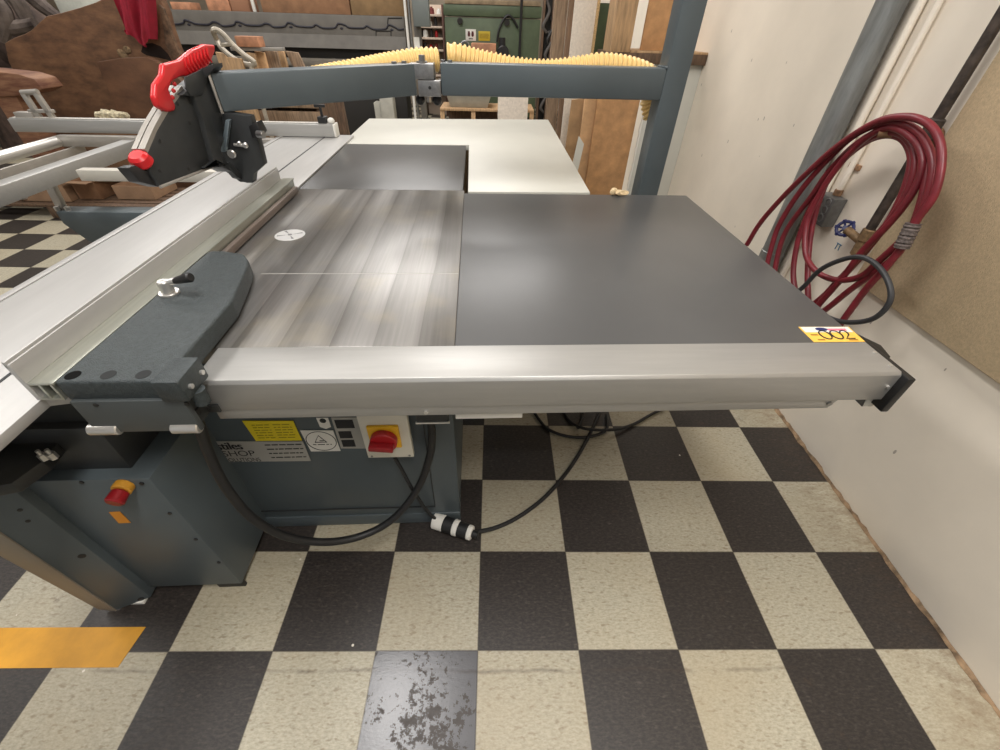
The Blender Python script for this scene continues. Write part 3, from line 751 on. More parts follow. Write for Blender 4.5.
# flip stop at the left end
g = G()
for (a, b_) in (((22, 94), (40, 122)), ((33, 92), (52, 120))):
    A, B = my(*a, 2.53), my(*b_, 2.53); g.prism([A+Vector((-.012, 0, 0)), A+Vector((.014, 0, 0)), B+Vector((.018, 0, 0)), B+Vector((-.01, 0, 0))], (0, .025, 0), .002)
A, B = my(20, 93, 2.53), my(36, 92, 2.53); g.tube([A+Vector((0, .012, 0)), B+Vector((0, .012, 0))], .014, 10, 0)
A = my(46, 112, 2.53); g.box(A.x-.10, A.x+.03, 2.53, 2.56, A.z-.006, A.z+.01, .001)
A = my(18, 116, 2.53); g.box(A.x-.01, A.x+.09, 2.52, 2.57, A.z-.03, A.z+.02, .003)
part('flip_stop', g, M_bar, cr)
part('frame_rail', G().box(-2.06, -1.985, .9, 2.499, .80, .87, .003), M_alu, cr, 'square aluminium rail running to the front')
part('frame_tube', G().cyl((-2.43, 1.5, .855), (-2.43, 2.48, .855), .028, 20), M_chrome, cr, 'round steel tube')
part('side_plate', G().box(-2.36, -2.345, 1.55, 2.49, .76, .83, .002), M_bar, cr)
part('cross_bar', G().box(-1.93, -1.14, 1.85, 1.90, .80, .85, .002), mat('pale_paint', (196, 192, 182), .5), cr, 'pale crossbar')
g = G().box(-2.42, -1.2, 2.42, 2.47, .83, .885, .002); part('rear_bar', g, M_bar, cr)
q0, q1 = my(44, 178, 1.87), my(60, 209, 1.87)
part('prop', G().prism([q0+Vector((-.02, 0, 0)), q0+Vector((.02, 0, 0)), q1+Vector((.018, 0, 0)), q1+Vector((-.018, 0, 0))], (0, .03, 0), .002), M_bar, cr)
A, B = my(60, 210, 1.87), my(88, 240, 1.87)
zt, zb = A.z, B.z
g = G().prism([(A.x, 1.84, zt), (-1.16, 1.84, zt), (-1.16, 1.84, zb-.05), (B.x+.03, 1.84, zb), (A.x, 1.84, zt-.06)], (0, .09, 0), .004)
sw_ = part('swing_arm', g, M_greymet, cr, 'dark grey triangular swing arm')
g = G()
for dx in (.0, .05): g.cyl((A.x+dx, 1.86, zt), (A.x+dx, 1.86, zt+.02), .012, 6)
part('bolt', g, M_chrome, sw_)
part('arm_column', G().cyl((-1.19, 1.885, zb-.04), (-1.19, 1.885, .745), .04, 20), M_dark, cr)

# ================================================================== floor tape
pts = [on(*p, 'z', 0) for p in ((146, 627), (118, 667.5))]
g = G().prism([(pts[0].x, pts[0].y, .0004), (pts[1].x, pts[1].y, .0004), (-2.4, pts[1].y-.003, .0004), (-2.4, pts[0].y-.004, .0004)], (0, 0, .0008))
solo('floor_tape', g, M_tape, 'strip of yellow marking tape on the checkered floor at the left', 'tape')

# ================================================================== things on the right wall
X0 = 1.46
def wx(px, py, x=X0): return on(px, py, 'x', x)
yb0 = wx(855, 280, 1.44).y
board = [wx(971.7, 90, 1.442), wx(855, 281, 1.442)]
yl_, zlo = (board[0].y+board[1].y)/2, board[1].z
zr = wx(990, 377, 1.442).z
g = G().prism([(1.44, yl_, zlo), (1.44, -1.4, zlo-.0), (1.44, -1.4, 2.3), (1.44, yl_, 2.3)], (.0195, 0, 0), .001)
solo('mounted_fibreboard', g, M_cork, 'large tan fibreboard panel fixed to the white wall behind the red hose', 'board')
# big galvanised pipe
ct = (wx(757, 258, 1.405).y+wx(783, 258, 1.405).y)/2
pp = thing('galvanised_pipe', 'thick grey galvanised pipe running up the white wall', 'pipe', (1.409, ct, 0))
part('pipe', G().cyl((1.409, ct, 0), (1.409, ct, 2.4), .049, 32), M_galv, pp)
part('coupling', G().cyl((1.409, ct, .50), (1.409, ct, .625), .052, 32, None, .004), M_galv, pp)
# thin white conduit into the junction box
yj = (wx(818, 200, 1.43).y+wx(845, 200, 1.43).y)/2
zj0, zj1 = wx(830, 231, 1.42).z, wx(832, 196, 1.42).z
jb = thing('junction_box', 'grey metal junction box on the wall inside the hose coil', 'junction box', (1.44, yj, zj0))
part('box', G().box(1.405, 1.459, yj-.052, yj+.052, zj0, zj1, .004), mat('grey_box', (112, 112, 110), .5, .3, .1, 40), jb)
g = G()
for i in range(3):
    for j in range(2): g.ring((1.4045, yj-.024+.048*j, zj0+.03+(zj1-zj0-.05)*i/2), (1, 0, 0), .015, .0016, 20, 6)
part('knockout', g, M_galv, jb)
cn = thing('thin_conduit', 'thin white painted conduit dropping to the grey junction box', 'conduit', (1.44, yj, zj1))
part('tube', G().cyl((1.443, yj, zj1+.012), (1.443, yj, 2.4), .011, 16), M_wallpaint, cn)
part('connector', G().cyl((1.443, yj, zj1+.0005), (1.443, yj, zj1+.024), .0155, 16, None, .002), M_rust, cn)
part('strap', G().box(1.45, 1.4595, yj-.03, yj+.03, zj1+.10, zj1+.12, .001), M_rust, cn)
# second conduit between
ys2 = ct-.088
solo('painted_conduit', G().cyl((1.446, ys2, .0), (1.446, ys2, 2.4), .013, 20), M_wallpaint, 'white painted conduit close beside the thick galvanised pipe', 'conduit')
# iron pipe, valve, wheel
yp = wx(940, 118, 1.425).y
zv = wx(862, 235, 1.42).z
ip = thing('iron_pipe', 'narrow black iron pipe with a brass valve on the wall', 'pipe', (1.42, yp, zv))
part('pipe', G().cyl((1.42, yp, zv), (1.42, yp, 2.4), .016, 18), M_ironpipe, ip)
zc = wx(925, 128, 1.42).z
part('coupling', G().cyl((1.42, yp, zc-.03), (1.42, yp, zc+.03), .023, 18, None, .004), M_ironpipe, ip)
g = G().cyl((1.42, yp, zv-.07), (1.42, yp, zv+.015), .018, 8, None, .003).cyl((1.42, yp, zv-.015), (1.42, yp, zv+.03), .022, 8, None, .003)
g.cyl((1.42, yp, zv-.02), (1.40, yp+.075, zv-.002), .015, 12)
vb = part('valve', g, M_brass, ip, 'tarnished brass valve body')
wc = Vector((1.398, yp+.085, zv+.0)); dn = Vector((-.72, -.45, .5)).normalized(); u = dn.orthogonal().normalized(); v = dn.cross(u)
g = G().ring(wc, dn, .026, .006, 28, 8).cyl(wc-dn*.012, wc+dn*.008, .009, 12)
for i in range(6):
    e = u*math.cos(i*PI/3)+v*math.sin(i*PI/3); g.tube([wc, wc+e*.026], .004, 6, 0); g.blob(wc+e*.028, (.009, .009, .009), 1)
part('hand_wheel', g, M_blue, vb, 'dark blue hand wheel')
# hook pipe stub the hose hangs on
zh = wx(890, 131, 1.34).z; yh0, yh1 = wx(904, 134, 1.36).y, wx(868, 131, 1.30).y
hk = thing('hose_hook', 'rusty pipe stub bracket carrying the red hose coil', 'hook', (1.42, yh0, zh))
part('stub', G().tube([(1.459, yh0-.01, zh-.01), (1.40, yh0, zh-.006), (1.36, yh0+.01, zh-.004), (1.33, yh0+.03, wx(880, 131, 1.33).z), (1.312, yh0+.045, wx(872, 131, 1.312).z)], .015, 12, 6), M_rust, hk)
part('flange', G().cyl((1.4595, yh0-.01, zh-.01), (1.452, yh0-.01, zh-.01), .032, 20, None, .002), M_rust, hk)
# red hose
def cp(x, y): return (740+x/3, 90+y/3)
SA = [(20, 465), (60, 400), (120, 330), (200, 250), (290, 170), (400, 100), (490, 80), (560, 98), (598, 150), (603, 230), (580, 320), (530, 390), (500, 450), (440, 530), (380, 595), (310, 690), (260, 760)]
SB = [(70, 570), (95, 470), (120, 400), (180, 305), (262, 210), (350, 132), (450, 97), (530, 122), (575, 200), (570, 290), (540, 370), (505, 430), (420, 510), (360, 560), (290, 570), (230, 545), (197, 490), (200, 400), (232, 325), (290, 235), (370, 150), (450, 112), (520, 148), (548, 210), (532, 280), (490, 350), (430, 420), (370, 480), (310, 560), (240, 640), (190, 700)]
SC = [(95, 590), (130, 440), (215, 318), (270, 240), (330, 183), (400, 140), (470, 128), (515, 165), (525, 230), (500, 310), (450, 390), (390, 460), (330, 535), (260, 610), (215, 680)]
SD = [(175, 640), (160, 560), (168, 480), (190, 405), (240, 295), (315, 205), (400, 145), (475, 140), (512, 190), (505, 260), (470, 350), (420, 430), (345, 520), (270, 600), (200, 660)]
SE = [(210, 690), (262, 655), (330, 600), (400, 550), (470, 495), (512, 425), (545, 330), (560, 250), (560, 190), (520, 130), (455, 108)]
SF = [(205, 640), (203, 560), (210, 450), (235, 340), (290, 220), (380, 140), (460, 118), (505, 150)]
hs = thing('air_hose', 'coiled dark red air hose hanging on the white wall', 'hose', (1.38, 1.05, .5))
for pth, x in ((SA, 1.292), (SB, 1.312), (SC, 1.331), (SD, 1.345), (SE, 1.322), (SF, 1.348)):
    part('coil', G().tube([on(*cp(*p), 'x', x) for p in pth], .0108, 12, 6), M_hose, hs)
A, B = on(*cp(521, 400), 'x', 1.29), on(*cp(484, 474), 'x', 1.29)
part('tape_wrap', G().tube([A, A.lerp(B, .5), B], .0185, 14, 8, rad=lambda t: .0205+.0015*math.sin(t*60)), mat('grey_tape', (92, 82, 78), .8, 0, .3, 120, .5, 200), hs)
CB = [(120, 640), (185, 595), (240, 540), (310, 508), (370, 503), (420, 535), (450, 590), (447, 640), (405, 683), (345, 697), (285, 690), (220, 660)]
g = G().tube([on(*cp(*p), 'x', 1.27) for i, p in enumerate(CB)], .0085, 10, 6)
solo('black_cable', g, mat('grey_black_cable', (52, 52, 54), .5), 'loop of black cable hanging in front of the red hose', 'cable')
g = G()
q = wx(838, 247, 1.4595)
g.tube([q+Vector((-.001, .014, .012)), q+Vector((-.001, -.014, .012))], .0018, 5, 0); g.tube([q+Vector((-.001, .008, .012)), q+Vector((-.001, .009, -.012))], .0018, 5, 0); g.tube([q+Vector((-.001, -.007, .012)), q+Vector((-.001, -.01, -.01))], .0018, 5, 0)
solo('wall_mark', g, mat('blue_marker', (70, 120, 150), .7), 'tiny blue marker scribble on the wall beneath the blue hand wheel', 'mark')

# ================================================================== boards against the right wall, behind the post
def flat(name, px, Y, th, m_, label, cat, group=None, dz=0, bev=.001, lean=0.):
    pts = [at(*p, Y) for p in px]
    return solo(name, G().prism(pts, (0, th, 0), bev), m_, label, cat, 'W', group)
def tofloor(px, Y, i, j):
    return None
def upright(name, x0, x1, z0, z1, Y, th, m_, label, cat, group=None, lean=0., bev=.002):
    g = G(); c = lean
    g.prism([(x0, Y, z0), (x1, Y, z0), (x1+c, Y, z1), (x0+c, Y, z1)], (0, th, 0), bev)
    return solo(name, g, m_, label, cat, 'W', group)
YW = 3.10
xw = at(637, 150, YW).x
wp = thing('melamine_sheet', 'white melamine panel with a chipped edge standing behind the post', 'panel', (1.25, YW, 0))
part('panel', G().box(xw, 1.459, YW, YW+.018, 0, 1.255, .0008), M_whitebd, wp)
g = G(); rn = random.Random(11)
for i in range(60): z = .25+i*.0165; g.box(xw-.008-.008*rn.random(), xw-.001, YW, YW+.017, z, z+.0163)
part('chipped_edge', g, M_white, wp)
s0 = at(611, 47, YW-.04)
shelf_z = at(707, 55, YW-.04).z
sv = thing('wall_shelf', 'brown wooden shelf plank on top of the white panel', 'shelf', (1.2, YW, 1.256))
part('plank', G().box(s0.x, 1.459, YW-.04, YW+.4, 1.256, shelf_z, .002), M_woodd, sv)
part('top_board', G().box(s0.x+.14, 1.458, YW-.035, YW+.39, shelf_z+.0002, shelf_z+.012, .001), M_wood, sv)
solo('wooden_block', G().box(s0.x+.004, s0.x+.136, YW-.02, YW+.23, shelf_z+.0005, shelf_z+.5, .003), M_wood, 'upright pale timber block with dark streak standing on the wall shelf', 'block')
b0, b1 = at(640, 47, YW+.05), at(668, 47, YW+.03)
solo('brown_board', G().box(max(b0.x+.004, s0.x+.1405), b1.x, YW+.05, YW+.068, shelf_z+.0125, shelf_z+.45, .001), M_mdf, 'orange-brown board standing on the shelf against the post side', 'board')
# sheets
def sheet(name, pxL, pxR, ytop, Y, th, m_, label, cat, group=None):
    a, b_ = at(*pxL, Y), at(*pxR, Y); zt = at(pxL[0], ytop, Y).z
    return solo(name, G().box(a.x, b_.x, Y, Y+th, 0, zt, .0015), m_, label, cat, 'W', group)
sheet('fibre_sheet', (592, 140), (632, 140), 70, 3.17, .03, M_mdf, 'wide brown fibreboard sheet standing nearest the white chipped panel', 'sheet', 'sheets leaning by the wall')
sheet('fibre_sheet', (580, 140), (596, 140), 72, 3.22, .05, M_mdf2, 'narrow tan fibreboard sheet left of the widest brown sheet', 'sheet', 'sheets leaning by the wall')
g = G().prism([at(600, 97, 3.30), at(572, 100, 3.30), (at(562, 165, 3.30).x, 3.30, 0), (at(600, 170, 3.30).x, 3.30, 0)], (0, .03, 0), .001)
solo('fibre_sheet', g, mat('greyish_mdf', (160, 128, 92), .8, 0, .1, 10), 'slanting dull brown sheet behind the small white offcut', 'sheet', 'W', 'sheets leaning by the wall')
o = [at(579, 136, 2.72), at(584, 144, 2.72), at(577, 171, 2.72), at(569, 167, 2.72)]
o = [o[0], o[1], Vector((o[2].x-.06, 2.72, 0)), Vector((o[3].x-.06, 2.72, 0))]
solo('white_offcut', G().prism(o, (0, .012, 0)), M_whitebd, 'small pale pointed offcut leaning beside the white table', 'offcut')
wb = thing('white_board', 'tall speckled white board with bare chipboard edge behind the beam', 'board', (at(585, 30, 3.5).x, 3.5, 0))
a, b_ = at(573, 20, 3.5), at(595, 20, 3.5)
part('face', G().box(a.x, b_.x, 3.50, 3.52, 0, 2.1, .001), mat('speckled_white', (222, 212, 198), .6, 0, .05, 60), wb)
part('edge', G().box(b_.x+.0005, b_.x+.022, 3.50, 3.52, 0, 2.1, .001), M_chip, wb)
a, b_ = at(602, 30, 3.9), at(611, 30, 3.9)
solo('green_sheet', G().box(a.x-.05, b_.x, 3.9, 3.93, 0, at(605, 3, 3.9).z, .001), mat('dark_green_sheet', (72, 90, 66), .6, 0, .1, 8), 'dark green sheet showing behind the white board edge', 'sheet')
a, b_ = at(607, 30, 3.34), at(614, 30, 3.34)
solo('brown_strip', G().box(a.x, b_.x, 3.34, 3.36, 0, 2.0, .001), M_mdf2, 'thin brown strip standing between green sheet and timber block', 'strip')
for px0, px1, Y, m_, lb in ((552.5, 565.5, 3.75, M_woodg, 'grey weathered plank standing left of the darker plank'), (566.5, 573.5, 3.65, mat('brown_plank', (124, 100, 80), .75, 0, .2, 8, .2, 60, (6, 6, .6)), 'thin darker brown plank beside the white board')):
    a, b_ = at(px0, 30, Y), at(px1, 30, Y)
    solo('plank', G().box(a.x, b_.x, Y, Y+.04, 0, 2.2, .003), m_, lb, 'plank', 'W', 'planks standing upright')

# ================================================================== back of the shop
# green machine
YG = 8.6
def bgx(px, Y, py=30): return at(px, py, Y).x
x0, x1 = bgx(445, YG), bgx(540, YG)
ztop, zseam = at(490, 5, YG).z, at(490, 17, YG).z
gm = thing('green_machine', 'old green workshop machine with white and yellow signs at the back', 'machine', ((x0+x1)/2, YG, 0))
body = part('body', G().box(x0, x1, YG, YG+.8, .12, zseam-.012, .02), M_green, gm)
part('lid', G().box(x0-.01, x1+.01, YG-.02, YG+.82, zseam, ztop, .015), M_green, gm)
part('top_ledge', G().box(x0+.02, x1-.02, YG-.03, YG+.7, ztop+.001, ztop+.06, .004), mat('dull_plank', (150, 132, 108), .8, 0, .15, 10), gm)
g = G().box(x0+.05, x1-.05, YG+.05, YG+.75, 0, .12)
part('plinth', g, M_machd, gm)
def sign(px0, py0, px1, py1, m_, nm):
    a, b_ = at(px0, py0, YG-.006), at(px1, py1, YG-.006)
    return part(nm, G().box(a.x, b_.x, YG-.008, YG, b_.z, a.z, .001), m_, body), a, b_
s1, a, b_ = sign(465.5, 29, 476, 41, M_white, 'white_sign')
w_, h_ = b_.x-a.x, a.z-b_.z
g = G()
for fx in (.32, .68):
    g.blob((a.x+w_*fx, YG-.010, b_.z+h_*.55), (w_*.13, .003, h_*.2), 2)
    for k in (-.06, 0, .06): g.box(a.x+w_*(fx+k)-.006, a.x+w_*(fx+k)+.006, YG-.011, YG-.008, b_.z+h_*.55, b_.z+h_*.82)
part('glove_pictogram', g, mat('dark_red_ink', (84, 30, 36), .6), s1)
part('sign_text', G().box(a.x+w_*.3, a.x+w_*.7, YG-.010, YG-.008, b_.z+h_*.14, b_.z+h_*.22), M_ink, s1)
s2, a, b_ = sign(478.5, 31, 490, 41, mat('mustard_sign', (190, 168, 44), .6), 'yellow_sign')
g = G(); lines(g, a.x+.02, b_.x-.02, b_.z+.03, a.z-.03, 4, YG-.0085, .012, 4)
part('sign_text', g, mat('mustard_ink', (150, 128, 30), .6), s2)
g = G()
for p in ((460, 21), (507, 22.5)):
    q = at(*p, YG-.02); g.cyl(q, q+Vector((0, -.03, 0)), .045, 14, None, .006)
part('knob', g, M_machd, body)
q = [at(*p, YG-.05) for p in ((497, 42), (499, 30), (504, 19), (508.5, 15.5), (513, 19), (518, 28))]
part('cable_loop', G().tube(q, .018, 8, 6), M_black, body)
xr_ = bgx(520.5, YG-.1)
part('rod', G().cyl((xr_, YG-.1, .5), (xr_, YG-.1, 2.3), .022, 10), M_black, gm)
a, b_ = at(471, 43, YG-.3), at(496, 55, YG-.3)
part('motor_box', G().box(a.x, b_.x, YG-.3, YG-.001, b_.z-.1, a.z, .01), M_copper, gm, 'rusty brown motor box')
q = at(503, 53, YG-.25)
part('motor', G().cyl((q.x, YG-.3, q.z), (q.x, YG-.001, q.z), .10, 20, None, .01).cyl((q.x-.02, YG-.2, q.z+.05), (q.x-.02, YG-.2, q.z+.2), .06, 12), M_black, gm)
q = at(465, 47, YG-.2)
part('hand_crank', G().ring((q.x, YG-.2, q.z), (0, 1, 0), .07, .02, 20, 8).cyl((q.x, YG-.2, q.z), (q.x, YG-.001, q.z), .02, 10), M_steel, gm)
# dark rack right of the green machine
YR = 7.6
x0, x1 = bgx(542, YR), bgx(553, YR)
rk = thing('tool_rack', 'dark narrow rack hung with black hoses right of the green machine', 'rack', ((x0+x1)/2, YR, 0))
part('back', G().box(x0, x1, YR+.1, YR+.14, 0, 2.0, .004), M_machd, rk)
for xx in (x0, x1-.03): part('upright', G().box(xx, xx+.03, YR, YR+.1, 0, 2.0, .003), M_woodd, rk)
rn = random.Random(5)
for i in range(7):
    z = .5+i*.17; xx = x0+.04+rn.random()*(x1-x0-.08)
    part('hanging_hose', G().tube([(xx, YR+.05, z+.2), (xx+.05, YR+.02, z+.08), (xx-.03, YR, z-.08), (xx+.03, YR+.04, z-.16)], .022, 8, 5), M_black if i % 2 else mat('grey_rubber', (84, 80, 78), .6), rk)

# parts rack left of the green machine
YP = 9.3
x0, x1 = bgx(419, YP), bgx(444, YP)
zt_ = at(430, 4, YP).z
pr_ = thing('parts_rack', 'open shelf rack of small red and white parts left of the green machine', 'rack', ((x0+x1)/2, YP, 0))
part('back', G().box(x0, x1, YP+.3, YP+.33, 0, zt_, .003), mat('rack_cream', (206, 186, 168), .7), pr_)
for xx in (x0, x1-.03): part('upright', G().box(xx, xx+.03, YP, YP+.3, 0, zt_, .003), mat('rack_dark', (96, 66, 56), .7), pr_)
zs = [.4, .65, .85, 1.03, 1.2, 1.36, 1.52]
for z in zs: part('shelf', G().box(x0+.03, x1-.03, YP, YP+.3, z, z+.03, .002), mat('rack_cream', (206, 186, 168), .7), pr_)
k = 0
for z in zs[2:]:
    xx = x0+.05
    while xx < x1-.12:
        w_ = rn.uniform(.05, .11); h_ = rn.uniform(.05, .11)
        m_ = [M_redmatte, mat('maroon_part', (112, 44, 40), .6), M_white, M_machd][k % 4]
        g = G().cyl((xx+w_/2, YP+.08, z+.031), (xx+w_/2, YP+.08, z+.031+h_), w_*.48, 10, w_*.4, .006).cyl((xx+w_/2, YP+.08, z+.031+h_), (xx+w_/2, YP+.08, z+.05+h_), w_*.2, 8)
        nth = ['first', 'second', 'third', 'fourth', 'fifth', 'sixth', 'seventh', 'eighth', 'ninth']
        sh_ = {.85: 'lowest filled', 1.03: 'second filled', 1.2: 'middle', 1.36: 'upper', 1.52: 'topmost'}[z]
        cn_ = ['red', 'maroon', 'white', 'black'][k % 4]
        solo('small_part', g, m_, f'small {cn_} knob-shaped part, {nth[min(8, int((xx-x0)/.1))]} place along the {sh_} rack shelf', 'part', 'W', 'small parts on the back rack')
        xx += w_+.03; k += 1

# electric post with switch box
YE = 7.0
x0, x1 = bgx(405.5, YE), bgx(420, YE)
ep = thing('switch_post', 'grey post carrying an electric box between long machine and parts rack', 'post', ((x0+x1)/2, YE, 0))
part('post', G().box(bgx(414, YE), bgx(420.5, YE), YE, YE+.1, 0, 2.1, .004), M_mach, ep)
a, b_ = at(412, 3, YE-.12), at(430, 27, YE-.12)
part('electric_box', G().box(a.x, b_.x, YE-.12, YE-.001, b_.z, a.z+.1, .008), mat('electric_grey', (104, 110, 108), .5), ep)
for pxx, m_ in ((407, M_white), (410.5, M_steel)):
    xx = bgx(pxx, YE); part('pipe', G().cyl((xx, YE+.02, 0), (xx, YE+.02, 2.1), .018, 10), m_, ep)
a, b_ = at(413.5, 37, YE-.01), at(420, 48, YE-.01)
part('paper_label', G().box(a.x, b_.x, YE-.006, YE-.0005, b_.z, a.z), M_white, ep)

# long grey machine
YM = 7.2
x0, x1 = bgx(150, YM), bgx(405, YM, 30)
zt0 = at(290, 13, YM).z; zb0 = at(290, 47, YM).z
lm = thing('long_machine', 'long grey machine bed with a black wavy line along its panel', 'machine', ((x0+x1)/2, YM, 0))
pn = part('front_panel', G().box(x0, x1, YM, YM+.5, zb0, zt0, .01), M_mach, lm)
zc_ = at(290, 33.5, YM).z
part('panel_ledge', G().prism([(x0, YM-.002, zc_), (x1, YM-.002, zc_), (x1, YM-.05, zb0), (x0, YM-.05, zb0)], (0, .045, 0)), M_mach, pn)
part('dark_gap', G().box(x0+.05, x1-.02, YM+.05, YM+.45, zb0-.12, zb0-.001), M_machd, lm)
zz = zb0-.12
part('lower_rail', G().box(x0, x1, YM-.12, YM+.45, zz-.09, zz-.001, .006), mat('lower_grey', (112, 106, 96), .6, 0, .1, 6), lm)
part('lower_rail', G().box(x0, x1, YM-.06, YM+.45, zz-.2, zz-.105, .006), mat('lower_grey', (112, 106, 96), .6, 0, .1, 6), lm)
part('base', G().box(x0+.1, x1-.08, YM, YM+.4, 0, zz-.205, .01), M_machd, lm)
wv = [(160, 24.6), (172, 24.6), (183, 23.4), (184.6, 20), (191, 22), (196, 24), (208, 24.6), (213, 22), (218, 23), (223, 26), (233.6, 25), (236, 21.6), (242, 23), (247, 25), (260, 25.5), (265, 23.5), (270, 24.6), (274, 27), (284.6, 26.4), (287.6, 22.8), (292, 23.4), (297, 26), (311.6, 27), (316, 24.6), (323, 28), (335, 27.6), (338, 23.6), (345, 25), (349.6, 27.6), (363, 28), (367, 25.8), (373.6, 29.2), (385.6, 28.8), (388.6, 24.8), (395, 27), (399, 29.4), (404, 29)]
g = G().tube([at(*p, YM-.002) for p in wv], .012, 6, 3)
for p in ((189, 24.6), (240, 25.6), (291, 27), (341.6, 28.4), (392, 30)):
    q = at(*p, YM-.002); g.blob(q, (.028, .006, .015), 1)
part('wavy_line', g, mat('dark_line_paint', (34, 32, 42), .6), pn)
g = G()
for a, b_ in (((388, 18), (402, 18)), ((388, 18), (387.5, 24)), ((376, 31), (391, 31)), ((376, 31), (376, 36)), ((391, 31), (391, 36))):
    g.tube([at(*a, YM-.003), at(*b_, YM-.003)], .007, 5, 0)
part('small_marking', g, M_machd, pn)
# cartons on the machine
a, b_ = at(263, 12, YM+.1), at(330, 0, YM+.1); c_ = at(407, 14, YM+.1)
zt1 = zt0+.001
solo('carton', G().box(a.x, at(350, 5, YM+.1).x-.01, YM+.1, YM+.45, zt1, zt1+.28, .004), M_cardd, 'long brown carton on the grey machine, its left of two', 'carton', 'W', 'cartons on the long machine')
solo('carton', G().box(at(350, 5, YM+.1).x+.01, c_.x, YM+.1, YM+.45, zt1, zt1+.26, .004), mat('cardboard_olive', (132, 106, 74), .85, 0, .08, 10), 'long dull brown carton on the grey machine, beside the switch post', 'carton', 'W', 'cartons on the long machine')
for (p0, p1, m_, lb) in ((215, 237, M_copper, 'small orange carton on the long grey machine, left end'), (238, 256, mat('tan_box', (150, 108, 82), .8), 'small brown carton beside the orange one on the grey machine'), (180, 198, M_copper, 'flat orange carton behind the red cloth on the grey machine')):
    a, b_ = bgx(p0, YM+.12), bgx(p1, YM+.12)
    solo('carton', G().box(a, b_, YM+.12, YM+.4, zt1, zt1+(.2 if p0 > 200 else .08), .004), m_, lb, 'carton', 'W', 'cartons on the long machine')
xx = bgx(260, YM+.05)
solo('white_stake', G().box(xx-.02, xx+.02, YM+.04, YM+.07, zt1, zt1+.4, .003), M_white, 'thin white stake rising between the cartons on the grey machine', 'stake')

# wood scraps: crate with offcuts and bent hoop, before the long machine
YC = 4.6
a, b_ = bgx(228, YC, 70), bgx(312, YC, 70)
zcr = at(270, 62, YC).z
ct_ = thing('scrap_crate', 'low wooden crate of offcuts behind the swing arm', 'crate', ((a+b_)/2, YC, 0))
for i in range(5):
    z = .05+i*(zcr-.25)/5
    part('slat', G().box(a, b_, YC, YC+.02, z, z+(zcr-.25)/5-.03, .002), M_woodg, ct_)
    part('slat', G().box(a, b_, YC+.6, YC+.62, z, z+(zcr-.25)/5-.03, .002), M_woodg, ct_)
for xx in (a, b_-.05): part('end_board', G().box(xx, xx+.05, YC+.021, YC+.599, 0, zcr-.2, .003), M_woodd, ct_)
part('bottom', G().box(a+.051, b_-.051, YC+.021, YC+.599, zcr-.32, zcr-.3, .002), M_woodd, ct_)
offs = [(246, 52, 254, 85, M_wood), (254, 51, 263, 85, M_mdf2), (264, 50, 276, 85, M_woodg), (276, 50, 283, 85, M_wood), (285, 51, 297, 85, M_woodg), (215, 52, 224, 80, M_wood), (226, 57, 240, 80, M_wood)]
lbl = ['pale offcut standing at the left of the crate', 'tan offcut second from the left in the crate', 'wide grey offcut in the middle of the crate', 'narrow pale offcut right of the wide grey one', 'tilted grey offcut at the right of the crate', 'pale offcut left of the crate below the hoop', 'short pale offcut under the bent hoop']
for i, (p0, q0, p1, q1, m_) in enumerate(offs):
    y = YC+.06+i*.07 if i < 5 else YC-.18-(i-5)*.12
    aa, bb = at(p0, q0, y), at(p1, q0, y)
    tl = .12 if i == 4 else .0
    z0_ = zcr-.298 if i < 5 else 0
    solo('offcut', G().prism([(aa.x, y, aa.z), (bb.x, y, aa.z-.01), (bb.x+tl, y, z0_), (aa.x+tl, y, z0_)], (0, .04, 0), .003), m_, lbl[i], 'offcut', 'W', 'wood offcuts by the crate')
a, b_ = at(237, 46, YC+.2), at(290, 44, YC+.25)
zz = at(262, 51, YC+.1).z
solo('flat_bar', G().box(a.x, b_.x, YC+.05, YC+.1, zz+.002, zz+.03, .002, 2, (((a.x+b_.x)/2, YC, zz), R(-1), 'Y')), M_bar, 'flat grey metal bar lying across the standing offcuts', 'bar')
a, b_ = at(241, 46, YC+.1), at(261, 39, YC+.1)
solo('wood_block', G().box(a.x, b_.x, YC+.02, YC+.16, zz+.031, zz+.11, .004), M_copper, 'orange wood block on top of the offcut pile', 'block')
hp_ = [(213, 31), (217, 30), (224, 35), (233, 45), (243, 54), (254, 62), (251, 65), (240, 62), (228, 54), (220, 46), (216, 38)]
g = G().tube([at(*p, YC-.3+.01*i) for i, p in enumerate(hp_)], .022, 8, 4, True)
g.tube([at(221, 45, YC-.28), at(232, 44, YC-.28)], .015, 6, 0)
g.cyl((at(250, 63, YC-.24).x, YC-.24, 0), at(250, 63, YC-.24), .02, 10)
solo('bent_hoop', g, mat('hoop_metal', (176, 168, 154), .45, .3, .1, 20), 'bent pale metal hoop sticking up behind the red handle', 'hoop')

# live edge slab with cloth
YS = 4.3
sp_ = [(4, 43), (13, 38), (24, 34), (31, 30), (39, 22), (46, 16), (60, 13), (78, 8), (96, 2), (110, -6), (130, -12), (150, -10), (160, -2), (166, 12), (170, 28), (177, 48), (184, 62), (188, 84), (190, 130)]
b0 = at(190, 200, YS); pts = [at(*p, YS) for p in sp_]
pts += [Vector((pts[-1].x, YS, 0)), Vector((at(40, 110, YS).x, YS, 0)), at(30, 96, YS), at(17, 78, YS), at(8, 62, YS)]
sb = thing('wood_slab', 'huge brown live-edge wood slab standing upright at the back left', 'slab', (at(90, 60, YS).x, YS, 0))
part('face', G().prism(pts, (0, .09, 0), .012), M_slab, sb)
bk = [(158, 4), (163, 8), (168, 24), (170, 32), (177, 50), (186, 66), (180, 64), (170, 56), (165, 44), (163, 28), (160, 14)]
part('bark_edge', G().prism([at(*p, YS-.02) for p in bk], (0, .05, 0), .008), M_bark, sb)
